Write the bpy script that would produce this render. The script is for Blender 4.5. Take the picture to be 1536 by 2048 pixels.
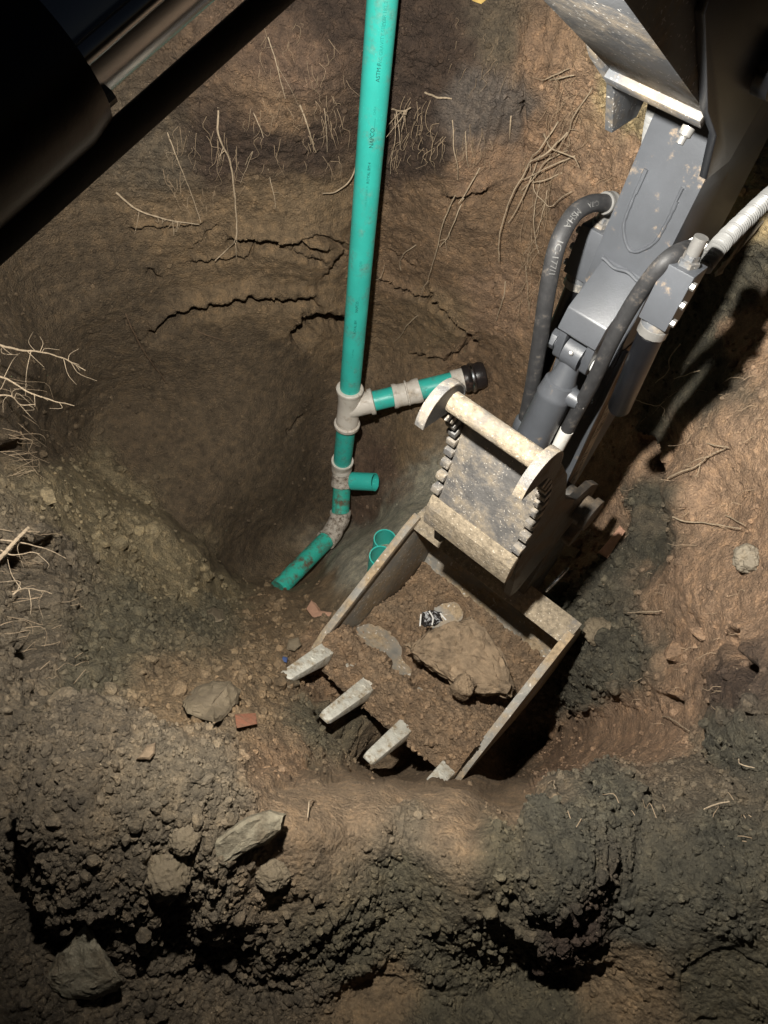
import bpy, bmesh, math, random
import numpy as np
from mathutils import Vector, Matrix

for o in list(bpy.data.objects):
    bpy.data.objects.remove(o)
scene = bpy.context.scene
COL = scene.collection
random.seed(7)
RNG = np.random.default_rng(11)

# ------------------------------------------------------------------ camera
F, CX, CY, CZ = 1540.0, 768.0, 1024.0, 1.4      # focal length in pixels of the 1536x2048 photograph
down = np.array([(610 - CX) / F, -(2105 - CY) / F, 1.0]); down /= np.linalg.norm(down)
upv = -down
yv = np.array([0, 0, 1.0]); yv = yv - upv * yv.dot(upv); yv /= np.linalg.norm(yv)
xv = np.cross(yv, upv)
if xv[0] < 0: xv = -xv
M = np.array([xv, yv, upv])
ORG = np.array([0.0, 0.0, CZ])
cd = bpy.data.cameras.new('camera'); cam = bpy.data.objects.new('camera', cd); COL.objects.link(cam)
cd.sensor_fit = 'VERTICAL'; cd.sensor_height = 24.0; cd.lens = F / 2048 * 24.0
cd.clip_start = 0.02; cd.clip_end = 400
R3 = np.column_stack([M[:, 0], M[:, 1], -M[:, 2]])
mw = Matrix.Identity(4)
for i in range(3):
    for j in range(3): mw[i][j] = R3[i, j]
mw[2][3] = CZ
cam.matrix_world = mw
scene.camera = cam
def ray(px, py): return M @ np.array([(px - CX) / F, -(py - CY) / F, 1.0])
def at(px, py, d): return ORG + ray(px, py) * d

# ------------------------------------------------------------------ night sky, exposure
LAMP_POWER = 535.0
w_ = bpy.data.worlds.new('World'); scene.world = w_; w_.use_nodes = True
nt = w_.node_tree; bg = nt.nodes['Background']
sky = nt.nodes.new('ShaderNodeTexSky'); sky.sky_type = 'NISHITA'; sky.sun_disc = False
sky.sun_elevation = math.radians(-1.5); sky.sun_rotation = math.radians(200)
nt.links.new(sky.outputs[0], bg.inputs[0]); bg.inputs[1].default_value = 0.07
vs = scene.view_settings
vs.view_transform = 'Standard'; vs.look = 'None'; vs.gamma = 1; vs.exposure = 0.0; vs.use_curve_mapping = False
scene.render.resolution_x = 768; scene.render.resolution_y = 1024

# ------------------------------------------------------------------ excavator frame: s away from the machine, w to its right, z up
TH = math.radians(35)
WV = np.array([math.cos(TH), -math.sin(TH), 0]); SV = np.array([math.sin(TH), math.cos(TH), 0])
_A = ray(835, 1032) * 3.0
C0 = _A @ WV + .365
def G(s, w, z): return SV * s + WV * (C0 + w) + np.array([0, 0, z + CZ])
def L(px, py, w):
    r = ray(px, py); p = r * ((C0 + w) / r.dot(WV)); return (p @ SV, w, p[2])
def GP(px, py, w): return G(*L(px, py, w))

# ------------------------------------------------------------------ work lamp light (its housing is built with the excavator)
LP = G(.36, .05, -.10); LT = np.array([.18, 2.25, -1.65 + CZ])
ld = bpy.data.lights.new('work_lamp_light', 'SPOT'); ld.energy = LAMP_POWER; ld.color = (1.0, .955, .875)
ld.spot_size = math.radians(152); ld.spot_blend = 1.0; ld.shadow_soft_size = .025
lo = bpy.data.objects.new('work_lamp_light', ld); COL.objects.link(lo)
lo.location = LP; lo.rotation_euler = Vector(LT - LP).to_track_quat('-Z', 'Y').to_euler()

# ------------------------------------------------------------------ noise in numpy
_pr = np.random.default_rng(3).permutation(256); PERM = np.concatenate([_pr, _pr, _pr])
_g = np.random.default_rng(4).normal(size=(256, 3)); GRAD = (_g / np.linalg.norm(_g, axis=1)[:, None]).astype(np.float32)
def perlin(p):
    p = np.asarray(p, np.float32); i = np.floor(p).astype(np.int32); f = p - i; i &= 255
    u = f * f * f * (f * (f * 6 - 15) + 10); r = 0
    for dx in (0, 1):
        for dy in (0, 1):
            for dz in (0, 1):
                h = PERM[PERM[PERM[(i[:, 0] + dx) & 255] + ((i[:, 1] + dy) & 255)] + ((i[:, 2] + dz) & 255)]
                g = GRAD[h]; d = g[:, 0] * (f[:, 0] - dx) + g[:, 1] * (f[:, 1] - dy) + g[:, 2] * (f[:, 2] - dz)
                wt = (u[:, 0] if dx else 1 - u[:, 0]) * (u[:, 1] if dy else 1 - u[:, 1]) * (u[:, 2] if dz else 1 - u[:, 2])
                r = r + d * wt
    return r
def fbm(p, sc, octv=3, rough=.5, ridged=False):
    a, t, s = 1.0, 0, sc
    for k in range(octv):
        n = perlin(p * s + k * 17.3)
        if ridged: n = 1 - 2.2 * np.abs(n)
        t = t + a * n; a *= rough; s *= 2.03
    return t
def worley(p, sc):
    p = np.asarray(p * sc, np.float32); i = np.floor(p).astype(np.int32); f = p - i
    best = np.full(len(p), 9.0, np.float32); hid = np.zeros(len(p), np.int32)
    for dx in (-1, 0, 1):
        for dy in (-1, 0, 1):
            for dz in (-1, 0, 1):
                h = PERM[PERM[PERM[(i[:, 0] + dx) & 255] + ((i[:, 1] + dy) & 255)] + ((i[:, 2] + dz) & 255)]
                jx = h / 256.0; jy = PERM[h + 37] / 256.0; jz = PERM[h + 91] / 256.0
                d = (dx + jx - f[:, 0]) ** 2 + (dy + jy - f[:, 1]) ** 2 + (dz + jz - f[:, 2]) ** 2
                m = d < best; best = np.where(m, d, best); hid = np.where(m, h, hid)
    return np.sqrt(best), hid / 255.0

# ------------------------------------------------------------------ materials
def newmat(name):
    m = bpy.data.materials.new(name); m.use_nodes = True
    n = m.node_tree.nodes; return m, n, m.node_tree.links, n['Principled BSDF']
def ramp(n, stops):
    r = n.new('ShaderNodeValToRGB'); e = r.color_ramp.elements
    while len(e) < len(stops): e.new(.5)
    for k, (p, c) in enumerate(stops):
        e[k].position = p; e[k].color = (*c, 1) if len(c) == 3 else c
    return r
def noise(n, l, scale, detail=6, rough=.6, coord='Object', vec=None):
    t = n.new('ShaderNodeTexNoise'); t.inputs['Scale'].default_value = scale; t.inputs['Detail'].default_value = detail; t.inputs['Roughness'].default_value = rough
    if vec is None:
        tc = n.new('ShaderNodeTexCoord'); l.new(tc.outputs[coord], t.inputs['Vector'])
    else: l.new(vec, t.inputs['Vector'])
    return t
def soil_mat(name, grain=1.0):
    m, n, l, b = newmat(name)
    geo = n.new('ShaderNodeNewGeometry'); P = geo.outputs['Position']
    at_ = n.new('ShaderNodeAttribute'); at_.attribute_name = 'soil'
    n1 = noise(n, l, 22, 8, .7, vec=P); n2 = noise(n, l, 160, 5, .7, vec=P)
    r1 = ramp(n, [(.3, (.38, .40, .44)), (.5, (.95, .95, .95)), (.7, (1.6, 1.5, 1.36))]); l.new(n1.outputs[0], r1.inputs[0])
    r2 = ramp(n, [(.3, (.55, .55, .55)), (.55, (1.0, 1.0, 1.0)), (.72, (1.5, 1.46, 1.38))]); l.new(n2.outputs[0], r2.inputs[0])
    m1 = n.new('ShaderNodeMix'); m1.data_type = 'RGBA'; m1.blend_type = 'MULTIPLY'; m1.inputs[0].default_value = .75
    l.new(at_.outputs['Color'], m1.inputs[6]); l.new(r1.outputs[0], m1.inputs[7])
    m2 = n.new('ShaderNodeMix'); m2.data_type = 'RGBA'; m2.blend_type = 'MULTIPLY'; m2.inputs[0].default_value = .7
    l.new(m1.outputs[2], m2.inputs[6]); l.new(r2.outputs[0], m2.inputs[7])
    # pale grit and bits of root
    v = n.new('ShaderNodeTexVoronoi'); v.inputs['Scale'].default_value = 70; l.new(P, v.inputs['Vector'])
    vr = ramp(n, [(.0, (1, 1, 1)), (.09, (1, 1, 1)), (.14, (0, 0, 0))]); l.new(v.outputs['Distance'], vr.inputs[0])
    n3 = noise(n, l, 9, 3, .5, vec=P); nr = ramp(n, [(.56, (0, 0, 0)), (.66, (1, 1, 1))]); l.new(n3.outputs[0], nr.inputs[0])
    mm = n.new('ShaderNodeMath'); mm.operation = 'MULTIPLY'; l.new(vr.outputs[0], mm.inputs[0]); l.new(nr.outputs[0], mm.inputs[1])
    m3 = n.new('ShaderNodeMix'); m3.data_type = 'RGBA'; l.new(mm.outputs[0], m3.inputs[0]); l.new(m2.outputs[2], m3.inputs[6]); m3.inputs[7].default_value = (.34, .27, .18, 1)
    l.new(m3.outputs[2], b.inputs['Base Color'])
    b.inputs['Roughness'].default_value = .88; b.inputs['Specular IOR Level'].default_value = .25
    nb = noise(n, l, 90, 10, .72, vec=P)
    vb = n.new('ShaderNodeTexVoronoi'); vb.inputs['Scale'].default_value = 120; l.new(P, vb.inputs['Vector'])
    ad = n.new('ShaderNodeMath'); ad.operation = 'MULTIPLY_ADD'; l.new(vb.outputs['Distance'], ad.inputs[0]); ad.inputs[1].default_value = -.35; l.new(nb.outputs[0], ad.inputs[2])
    bp = n.new('ShaderNodeBump'); bp.inputs['Strength'].default_value = .9 * grain; bp.inputs['Distance'].default_value = .02
    l.new(ad.outputs[0], bp.inputs['Height']); l.new(bp.outputs[0], b.inputs['Normal'])
    return m
def simple(name, col, rough=.5, metal=0.0, spec=.5, var=.25, scale=25, bump=.0, bscale=80, dirt=None, dirt_amt=.5, dscale=12, speck=None):
    m, n, l, b = newmat(name)
    n1 = noise(n, l, scale, 6, .65)
    lo_ = tuple(c * (1 - var) for c in col); hi_ = tuple(min(1, c * (1 + var)) for c in col)
    r = ramp(n, [(.3, lo_), (.7, hi_)]); l.new(n1.outputs[0], r.inputs[0]); out = r.outputs[0]
    if dirt is not None:
        n2 = noise(n, l, dscale, 9, .72); c = 1 - dirt_amt
        r2 = ramp(n, [(max(.02, c - .1), (0, 0, 0)), (min(.98, c + .07), (1, 1, 1))]); l.new(n2.outputs[0], r2.inputs[0])
        n4 = noise(n, l, 60, 6, .7); r4 = ramp(n, [(.3, tuple(x * .5 for x in dirt)), (.7, tuple(min(1, x * 1.45) for x in dirt))]); l.new(n4.outputs[0], r4.inputs[0])
        mx = n.new('ShaderNodeMix'); mx.data_type = 'RGBA'; l.new(r2.outputs[0], mx.inputs[0]); l.new(out, mx.inputs[6]); l.new(r4.outputs[0], mx.inputs[7]); out = mx.outputs[2]
        mr = n.new('ShaderNodeMapRange'); l.new(r2.outputs[0], mr.inputs[0]); mr.inputs[3].default_value = rough; mr.inputs[4].default_value = .92; l.new(mr.outputs[0], b.inputs['Roughness'])
        mt = n.new('ShaderNodeMapRange'); l.new(r2.outputs[0], mt.inputs[0]); mt.inputs[3].default_value = metal; mt.inputs[4].default_value = 0; l.new(mt.outputs[0], b.inputs['Metallic'])
    else:
        b.inputs['Roughness'].default_value = rough; b.inputs['Metallic'].default_value = metal
    if speck is not None:
        v = n.new('ShaderNodeTexVoronoi'); v.inputs['Scale'].default_value = speck[1]
        tc = n.new('ShaderNodeTexCoord'); n5 = noise(n, l, 40, 2, .5)
        mp = n.new('ShaderNodeMix'); mp.data_type = 'VECTOR'; mp.inputs[0].default_value = .03
        l.new(tc.outputs['Object'], mp.inputs[4]); l.new(n5.outputs['Color'], mp.inputs[5]); l.new(mp.outputs[1], v.inputs['Vector'])
        vr = ramp(n, [(.0, (1, 1, 1)), (.14, (1, 1, 1)), (.2, (0, 0, 0))]); l.new(v.outputs['Distance'], vr.inputs[0])
        n6 = noise(n, l, 14, 3, .6); r6 = ramp(n, [(.36, (0, 0, 0)), (.48, (1, 1, 1))]); l.new(n6.outputs[0], r6.inputs[0])
        ml = n.new('ShaderNodeMath'); ml.operation = 'MULTIPLY'; l.new(vr.outputs[0], ml.inputs[0]); l.new(r6.outputs[0], ml.inputs[1])
        mx = n.new('ShaderNodeMix'); mx.data_type = 'RGBA'; l.new(ml.outputs[0], mx.inputs[0]); l.new(out, mx.inputs[6]); mx.inputs[7].default_value = (*speck[0], 1); out = mx.outputs[2]
    l.new(out, b.inputs['Base Color']); b.inputs['Specular IOR Level'].default_value = spec
    if bump:
        nb = noise(n, l, bscale, 8, .7); bp = n.new('ShaderNodeBump'); bp.inputs['Strength'].default_value = bump; bp.inputs['Distance'].default_value = .008
        l.new(nb.outputs[0], bp.inputs['Height']); l.new(bp.outputs[0], b.inputs['Normal'])
    return m
MUD = (.27, .19, .11); CLAYMUD = (.25, .205, .145)
MAT = dict(
    soil=soil_mat('excavated_soil'), crumbs=soil_mat('crumbled_soil', .8),
    paint=simple('dark_grey_paint', (.05, .054, .061), .42, 0, .5, .18, 6, .08, 200, MUD, .30, 14),
    paint_dirty=simple('dusty_dark_paint', (.07, .074, .08), .5, 0, .5, .3, 8, .1, 120, (.20, .16, .11), .42, 7, ((.42, .41, .39), 95)),
    black=simple('black_paint', (.006, .0065, .008), .3, 0, .5, .3, 10, .05, 90),
    rubber=simple('black_hose_rubber', (.022, .022, .023), .6, 0, .4, .3, 40, .1, 260, (.10, .085, .07), .34, 40),
    chrome=simple('chrome_rod', (.45, .47, .50), .25, 1.0, .5, .1, 8, .02, 60, (.05, .05, .05), .3, 5),
    zinc=simple('zinc_fitting', (.22, .215, .205), .35, .55, .5, .1, 20, .05, 100, (.35, .30, .22), .36, 20),
    whitetape=simple('white_tape', (.5, .49, .46), .5, 0, .5, .08, 20, .05, 100, (.3, .22, .14), .3, 14),
    ribbed=simple('white_ribbed_sleeve', (.15, .15, .146), .45, 0, .5, .08, 20, .03, 100, (.35, .30, .22), .28, 12),
    steel=simple('worn_muddy_steel', (.16, .155, .15), .5, .25, .5, .3, 18, .5, 70, CLAYMUD, .44, 9, ((.5, .46, .4), 95)),
    steelmud=simple('mud_caked_steel', (.16, .15, .14), .6, .2, .4, .3, 20, .8, 60, CLAYMUD, .56, 8, ((.5, .44, .35), 80)),
    steeldark=simple('dark_greasy_steel', (.03, .029, .027), .5, .2, .5, .3, 18, .3, 70, (.10, .075, .05), .42, 10),
    bucket=simple('scuffed_bucket_steel', (.24, .23, .205), .5, .2, .5, .3, 14, .5, 60, (.28, .21, .13), .5, 7, ((.5, .46, .4), 40)),
    tooth=simple('worn_tooth_steel', (.52, .51, .45), .42, .3, .5, .25, 20, .7, 70, (.22, .17, .105), .43, 24),
    decal=simple('faded_decal', (.34, .31, .26), .6, 0, .4, .2, 15, .05, 100, (.12, .10, .07), .4, 9),
    decal_rust=simple('brown_decal_panel', (.16, .11, .07), .6, 0, .4, .3, 15, .05, 100, (.09, .07, .05), .45, 9),
    ink=simple('black_print', (.010, .07, .06), .6, 0, .3, .1), ink_green=simple('faded_green_print', (.02, .26, .22), .6, 0, .3, .1),
    ink_white=simple('grey_white_print', (.10, .10, .097), .6, 0, .3, .15, 60),
    pvc=simple('green_pvc', (.036, .44, .375), .4, 0, .5, .1, 7, .05, 150, (.10, .29, .235), .38, 13),
    pvc_muddy=simple('muddy_green_pvc', (.03, .40, .31), .45, 0, .5, .12, 14, .2, 90, (.10, .075, .045), .44, 16),
    fitting=simple('grey_pvc_fitting', (.58, .54, .48), .45, 0, .5, .08, 14, .03, 100, (.40, .34, .27), .40, 18),
    fitting_muddy=simple('muddy_grey_fitting', (.50, .45, .39), .5, 0, .5, .1, 14, .2, 90, (.10, .07, .045), .45, 34),
    iron=simple('black_rubber_coupling', (.018, .015, .015), .3, 0, .5, .3, 20, .1, 90, (.12, .06, .04), .33, 9),
    rockb=simple('ochre_rock', (.235, .17, .108), .85, 0, .3, .35, 14, 1.0, 40, (.15, .11, .072), .5, 11),
    rockg=simple('grey_brown_rock', (.175, .14, .095), .85, 0, .3, .3, 16, .8, 50, (.12, .095, .06), .46, 8),
    rockgreen=simple('grey_green_rock', (.28, .25, .18), .75, 0, .35, .3, 14, 1.0, 50, (.13, .105, .07), .50, 9),
    pale=simple('pale_stone', (.21, .18, .135), .8, 0, .3, .2, 20, .6, 60, (.25, .19, .12), .38, 12),
    brick=simple('orange_brick', (.24, .10, .06), .85, 0, .3, .2, 30, .6, 80, (.17, .095, .06), .45, 25),
    clay=simple('pink_clay_shard', (.50, .29, .20), .75, 0, .3, .15, 25, .4, 70, (.3, .2, .13), .36, 15),
    root=simple('pale_root_bark', (.37, .29, .2), .8, 0, .3, .25, 60, .4, 150),
    rootdark=simple('dark_root_bark', (.12, .08, .05), .85, 0, .3, .3, 60, .5, 150),
    hair=simple('fine_root_fibre', (.29, .215, .14), .85, 0, .3, .3, 40),
    leaf=simple('yellowed_leaf', (.46, .32, .10), .7, 0, .3, .25, 30, .2, 60),
    scrap=simple('black_plastic_scrap', (.02, .018, .018), .25, 0, .6, .3, 40, .4, 60), blue=simple('blue_plastic_scrap', (.05, .08, .19), .5, 0, .5, .2),
    glass=simple('lamp_glass', (.8, .8, .78), .1, 0, .5, .05),
)
lens_mat, _n, _l, _b = newmat('lit_lamp_lens'); _b.inputs['Base Color'].default_value = (.8, .8, .78, 1); _b.inputs['Emission Color'].default_value = (1, .95, .86, 1); _b.inputs['Emission Strength'].default_value = 25

# ------------------------------------------------------------------ object helpers
def mesh_obj(name, V, Fc, mat, parent=None, smooth=True, bevel=0, auto=40, colors=None):
    me = bpy.data.meshes.new(name); V = np.asarray(V, float)
    me.from_pydata(V.tolist(), [], [tuple(int(i) for i in f) for f in Fc])
    me.validate()
    return finish(name, me, mat, parent, smooth, bevel, auto)
def finish(name, me, mat, parent=None, smooth=True, bevel=0, auto=40):
    bm = bmesh.new(); bm.from_mesh(me)
    bmesh.ops.recalc_face_normals(bm, faces=bm.faces)
    if bevel:
        ed = [e for e in bm.edges if len(e.link_faces) == 2 and e.calc_face_angle(0) > math.radians(30)]
        bmesh.ops.bevel(bm, geom=ed, offset=bevel, segments=2, affect='EDGES', profile=.6, clamp_overlap=True)
    if smooth:
        for f in bm.faces: f.smooth = True
        for e in bm.edges:
            if len(e.link_faces) == 2 and e.calc_face_angle(0) > math.radians(auto): e.smooth = False
    bm.to_mesh(me); bm.free()
    me.materials.append(MAT[mat] if isinstance(mat, str) else mat)
    o = bpy.data.objects.new(name, me); COL.objects.link(o)
    if parent is not None:
        o.parent = parent
        p = parent
        off = Vector((0, 0, 0))
        while p is not None: off += p.location; p = p.parent
        if off.length: me.transform(Matrix.Translation(-off))
    else:
        co = np.array([v.co for v in me.vertices]); c = co.mean(0); c[2] = co[:, 2].min()
        me.transform(Matrix.Translation(Vector(-c))); o.location = c
    return o
def tag(o, label=None, cat=None, group=None, kind=None):
    if label: o['label'] = label
    if cat: o['category'] = cat
    if group: o['group'] = group
    if kind: o['kind'] = kind
    return o
def thing(name, loc, label, cat, group=None):
    o = bpy.data.objects.new(name, None); COL.objects.link(o); o.location = loc; o.empty_display_size = .1
    return tag(o, label, cat, group)
def join(parts):
    V, Fc, k = [], [], 0
    for v, f in parts:
        V.append(np.asarray(v, float)); Fc += [tuple(i + k for i in q) for q in f]; k += len(v)
    return np.vstack(V), Fc
def frame(d):
    d = d / np.linalg.norm(d); a = np.array([0, 0, 1.0]) if abs(d[2]) < .9 else np.array([1.0, 0, 0])
    u = np.cross(d, a); u /= np.linalg.norm(u); return u, np.cross(d, u)
def spline(P, n):
    P = np.asarray(P, float)
    if len(P) == 2: return P[0] + (P[1] - P[0]) * np.linspace(0, 1, n)[:, None]
    Q = np.vstack([2 * P[0] - P[1], P, 2 * P[-1] - P[-2]]); out = []
    for t in np.linspace(0, len(P) - 1 - 1e-6, n):
        i = int(t); f = t - i; a, b, c, d = Q[i:i + 4]
        out.append(.5 * (2 * b + (c - a) * f + (2 * a - 5 * b + 4 * c - d) * f * f + (3 * b - a - 3 * c + d) * f ** 3))
    return np.array(out)
def tube(P, r, seg=12, cap=True):
    P = np.asarray(P, float); n = len(P); r = np.broadcast_to(np.asarray(r, float), (n,))
    T = np.gradient(P, axis=0); T /= np.linalg.norm(T, axis=1)[:, None] + 1e-12
    u, v = frame(T[0]); V, Fc = [], []
    for i in range(n):
        u = u - T[i] * u.dot(T[i]); u /= np.linalg.norm(u); v = np.cross(T[i], u)
        for k in range(seg):
            a = 2 * math.pi * k / seg; V.append(P[i] + r[i] * (math.cos(a) * u + math.sin(a) * v))
    for i in range(n - 1):
        for k in range(seg):
            Fc.append((i * seg + k, i * seg + (k + 1) % seg, (i + 1) * seg + (k + 1) % seg, (i + 1) * seg + k))
    if cap: Fc += [tuple(range(seg - 1, -1, -1)), tuple(range((n - 1) * seg, n * seg))]
    return np.array(V), Fc
def lathe(p0, p1, prof, seg=28, cap=True):     # prof: (fraction along, radius)
    p0, p1 = np.asarray(p0, float), np.asarray(p1, float); d = p1 - p0; u, v = frame(d); V, Fc = [], []
    for (t, r) in prof:
        for k in range(seg):
            a = 2 * math.pi * k / seg; V.append(p0 + d * t + r * (math.cos(a) * u + math.sin(a) * v))
    n = len(prof)
    for i in range(n - 1):
        for k in range(seg): Fc.append((i * seg + k, i * seg + (k + 1) % seg, (i + 1) * seg + (k + 1) % seg, (i + 1) * seg + k))
    if cap: Fc += [tuple(range(seg - 1, -1, -1)), tuple(range((n - 1) * seg, n * seg))]
    return np.array(V), Fc
def cyl(p0, p1, r, seg=24): return lathe(p0, p1, [(0, r), (1, r)], seg)
def prism(prof, w0, w1):                        # side profile (s, z) pushed across the machine's width
    n = len(prof); V = [G(s, w0, z) for s, z in prof] + [G(s, w1, z) for s, z in prof]
    Fc = [tuple(range(n)), tuple(range(2 * n - 1, n - 1, -1))] + [(i, (i + 1) % n, n + (i + 1) % n, n + i) for i in range(n)]
    return np.array(V), Fc
def strip(prof, w0, w1, th):                     # open profile line of plate thickness th
    P = np.array(prof, float); T = np.gradient(P, axis=0); T /= np.linalg.norm(T, axis=1)[:, None]; N = np.column_stack([-T[:, 1], T[:, 0]])
    return prism([tuple(p) for p in P] + [tuple(p) for p in (P + N * th)[::-1]], w0, w1)
def obox(c, ax, ay, az):                         # oriented box from centre and half axes
    V = [c + a * ax + b * ay + d * az for a in (-1, 1) for b in (-1, 1) for d in (-1, 1)]
    return np.array(V), [(0, 1, 3, 2), (4, 6, 7, 5), (0, 4, 5, 1), (2, 3, 7, 6), (0, 2, 6, 4), (1, 5, 7, 3)]
def text_verts(body):
    cu = bpy.data.curves.new('print', 'FONT'); cu.body = body; cu.resolution_u = 2
    o = bpy.data.objects.new('print', cu); COL.objects.link(o)
    dg = bpy.context.evaluated_depsgraph_get(); me = bpy.data.meshes.new_from_object(o.evaluated_get(dg))
    V = np.array([v.co for v in me.vertices]); Fc = [tuple(p.vertices) for p in me.polygons]
    bpy.data.objects.remove(o); bpy.data.curves.remove(cu); bpy.data.meshes.remove(me)
    V[:, 0] -= V[:, 0].min(); return V, Fc

# ================================================================== THE PIT: one sheet of soil
# (pixel x, pixel y, distance along the optical axis in metres), judged from the pipe's 4-inch bore and the bucket
CTRL = [(768,2048,1.52),(0,2048,1.3),(300,2000,1.48),(550,2000,1.58),(1536,2048,1.45),(1150,2048,1.55),(768,1800,1.58),(420,1850,1.6),(1080,1850,1.68),(300,1720,1.4),(0,1700,1.36),(0,1480,1.5),(120,1850,1.42),
 (420,1400,2.35),(490,1350,2.72),(600,1345,3.08),(560,1345,2.98),(600,1450,2.5),(700,1490,2.72),(650,1410,3.0),
 (150,1300,2.35),(0,1200,2.0),(0,1000,2.2),(60,1000,2.5),(110,1000,2.95),(60,1200,2.2),(150,1150,2.75),(300,1250,3.0),(250,1100,3.4),(480,1180,4.3),(480,1250,3.55),(390,1130,3.8),(0,1350,1.75),(100,1410,1.85),
 (400,1000,4.0),(550,1130,4.6),(250,950,3.8),(100,850,3.45),(30,800,2.7),(0,800,2.5),(400,700,3.95),(200,600,3.45),(0,600,3.05),(400,300,3.1),(200,400,3.15),(550,500,3.5),(600,200,2.9),(600,0,2.7),
 (600,800,4.4),(630,670,4.2),(550,950,4.45),(400,850,4.1),(500,620,3.85),(500,400,3.3),(300,100,2.8),
 (640,1050,4.9),(725,990,4.66),(740,1040,4.62),(700,1125,3.95),(750,1085,4.0),(600,1190,4.1),(800,1040,4.05),(850,960,4.25),(820,880,4.35),(760,900,4.55),(700,870,4.8),(690,960,4.92),(680,1040,4.95),(620,1110,4.72),(650,1230,3.55),(560,1290,3.2),(640,1290,3.12),
 (900,1130,3.9),(1000,1200,3.7),(900,1300,3.6),(1000,1350,3.45),(780,1350,3.3),(850,1450,3.15),(800,1530,2.9),
 (1080,1480,3.7),(1130,1420,3.55),(1200,1350,2.95),(1250,1150,3.05),(1150,1090,3.5),(1200,1000,3.4),(1250,900,3.2),(1100,850,3.9),(1100,600,3.5),(1050,300,3.1),(1150,300,3.0),(1280,250,2.65),(1150,0,2.65),(1320,100,2.4),
 (900,0,2.75),(900,300,3.1),(900,500,3.55),(900,650,3.95),(960,740,4.2),(1020,750,3.95),(780,100,2.85),(770,300,3.32),(755,500,3.85),(760,700,4.5),(830,790,4.35),(650,500,3.55),
 (1500,450,2.35),(1450,600,2.65),(1400,700,2.75),(1300,800,3.05),(1330,900,3.0),(1300,1000,3.05),(1350,990,2.62),(1380,850,2.65),(1536,800,2.3),(1430,1000,2.5),(1315,1130,2.9),(1345,1150,2.6),(1536,1200,2.0),(1400,1300,2.35),(1300,1250,2.75),
 (1300,1500,2.4),(1150,1555,2.55),(1000,1550,3.1),(1400,1600,1.8),(1536,1500,1.65),(1450,1550,1.98),(1480,1400,1.95),(1300,1750,1.52),(1100,1750,1.5),(800,1700,1.58),(620,1650,1.5),
 (420,1470,1.95),(600,1545,1.95),(1100,1630,1.8),(920,1600,1.85),(760,1595,1.78),(1300,1620,1.85),(250,1455,1.85),(500,1590,1.56),(350,1535,1.54),(200,1500,1.52),(700,1680,1.55),(1000,1700,1.55),(768,-150,2.72),(300,-150,2.75),(1200,-150,2.75),(768,-420,4.3),(200,-420,4.2),(1300,-420,4.4),(2250,-420,5.0),(-700,-420,3.6),(-300,0,2.5),(-300,300,2.1),(-300,600,1.85),(-300,900,1.6),(-300,1300,1.38),(-300,1700,1.22),(-300,2048,1.1),(-700,300,1.95),(-700,900,1.5),(-700,1500,1.2),(-700,2300,.98),
 (1800,900,1.75),(1800,500,2.2),(1800,0,3.0),(1800,1300,1.5),(1800,1700,1.32),(1800,2048,1.2),(2250,100,3.0),(2250,900,1.75),(2250,1700,1.3),(2250,2400,1.1),(768,2400,1.2),(768,2750,1.1),(-700,2750,.92),(2250,2750,1.0)]
CT = np.array(CTRL, float)
def tps(P, val, Q):
    d = np.linalg.norm(P[:, None] - P[None], axis=2); K = np.where(d > 0, d * d * np.log(d + 1e-9), 0); n = len(P)
    K += np.eye(n) * 1.5e-4
    A = np.zeros((n + 3, n + 3)); A[:n, :n] = K; A[:n, n] = A[n, :n] = 1; A[:n, n + 1:] = P; A[n + 1:, :n] = P.T
    c = np.linalg.solve(A, np.concatenate([val, np.zeros(3)])); out = np.empty(len(Q), np.float32)
    for a in range(0, len(Q), 60000):
        q = Q[a:a + 60000].astype(np.float32); dd = ((q[:, None, :] - P[None].astype(np.float32)) ** 2).sum(2)
        out[a:a + 60000] = (.5 * dd * np.log(dd + 1e-12)) @ c[:n].astype(np.float32) + c[n] + q @ c[n + 1:].astype(np.float32)
    return out
def axis_(lo, a, b, hi, step, n):
    g = np.linspace(0, 1, n + 1)[1:] ** 1.6
    return np.concatenate([(a - g * (a - lo))[::-1], np.arange(a, b, step), b + g * (hi - b)])
US = axis_(-700, -50, 1586, 2250, 2.6, 22); VS = axis_(-420, -50, 2100, 2750, 2.6, 22)
NU, NV = len(US), len(VS)
UU, VV = np.meshgrid(US, VS); UV = np.column_stack([UU.ravel(), VV.ravel()])
DEP = np.exp(tps(CT[:, :2] / 1000, np.log(CT[:, 2]), UV / 1000))
yc = np.interp(UV[:, 0], [120,180,350,480,620,760,900,1030,1110,1250,1330], [1450,1462,1506,1556,1582,1566,1578,1578,1572,1586,1590]) + 10 * np.sin(UV[:, 0] / 37.0) + 6 * np.sin(UV[:, 0] / 13.0 + 1)
hx = np.interp(UV[:, 0], [90,180,350,480,620,760,900,1030,1110,1250,1350], [0,.10,.12,.12,.15,.24,.26,.26,.24,.12,0])
up_ = yc - UV[:, 1]; stp = 1 / (1 + np.exp(-np.clip(up_ / 5.0, -30, 30)))
DEP = DEP * np.exp(hx * stp * np.exp(-np.clip(up_, 0, None) / 75) - .25 * hx * (1 - stp) * np.exp(-np.clip(-up_, 0, None) / 60))
yr = np.interp(UV[:, 0], [30,120,200,330,430,490,560,620,700,780,860], [880,950,990,1058,1118,1172,1180,1158,1092,1042,1000]) + 7 * np.sin(UV[:, 0] / 31.0) + 4 * np.sin(UV[:, 0] / 11.0)
hr = np.interp(UV[:, 0], [20,120,330,490,620,780,870], [0,.07,.09,.05,.05,.05,0]); ur = yr - UV[:, 1]; sr = 1 / (1 + np.exp(-np.clip(ur / 7.0, -30, 30)))
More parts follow.
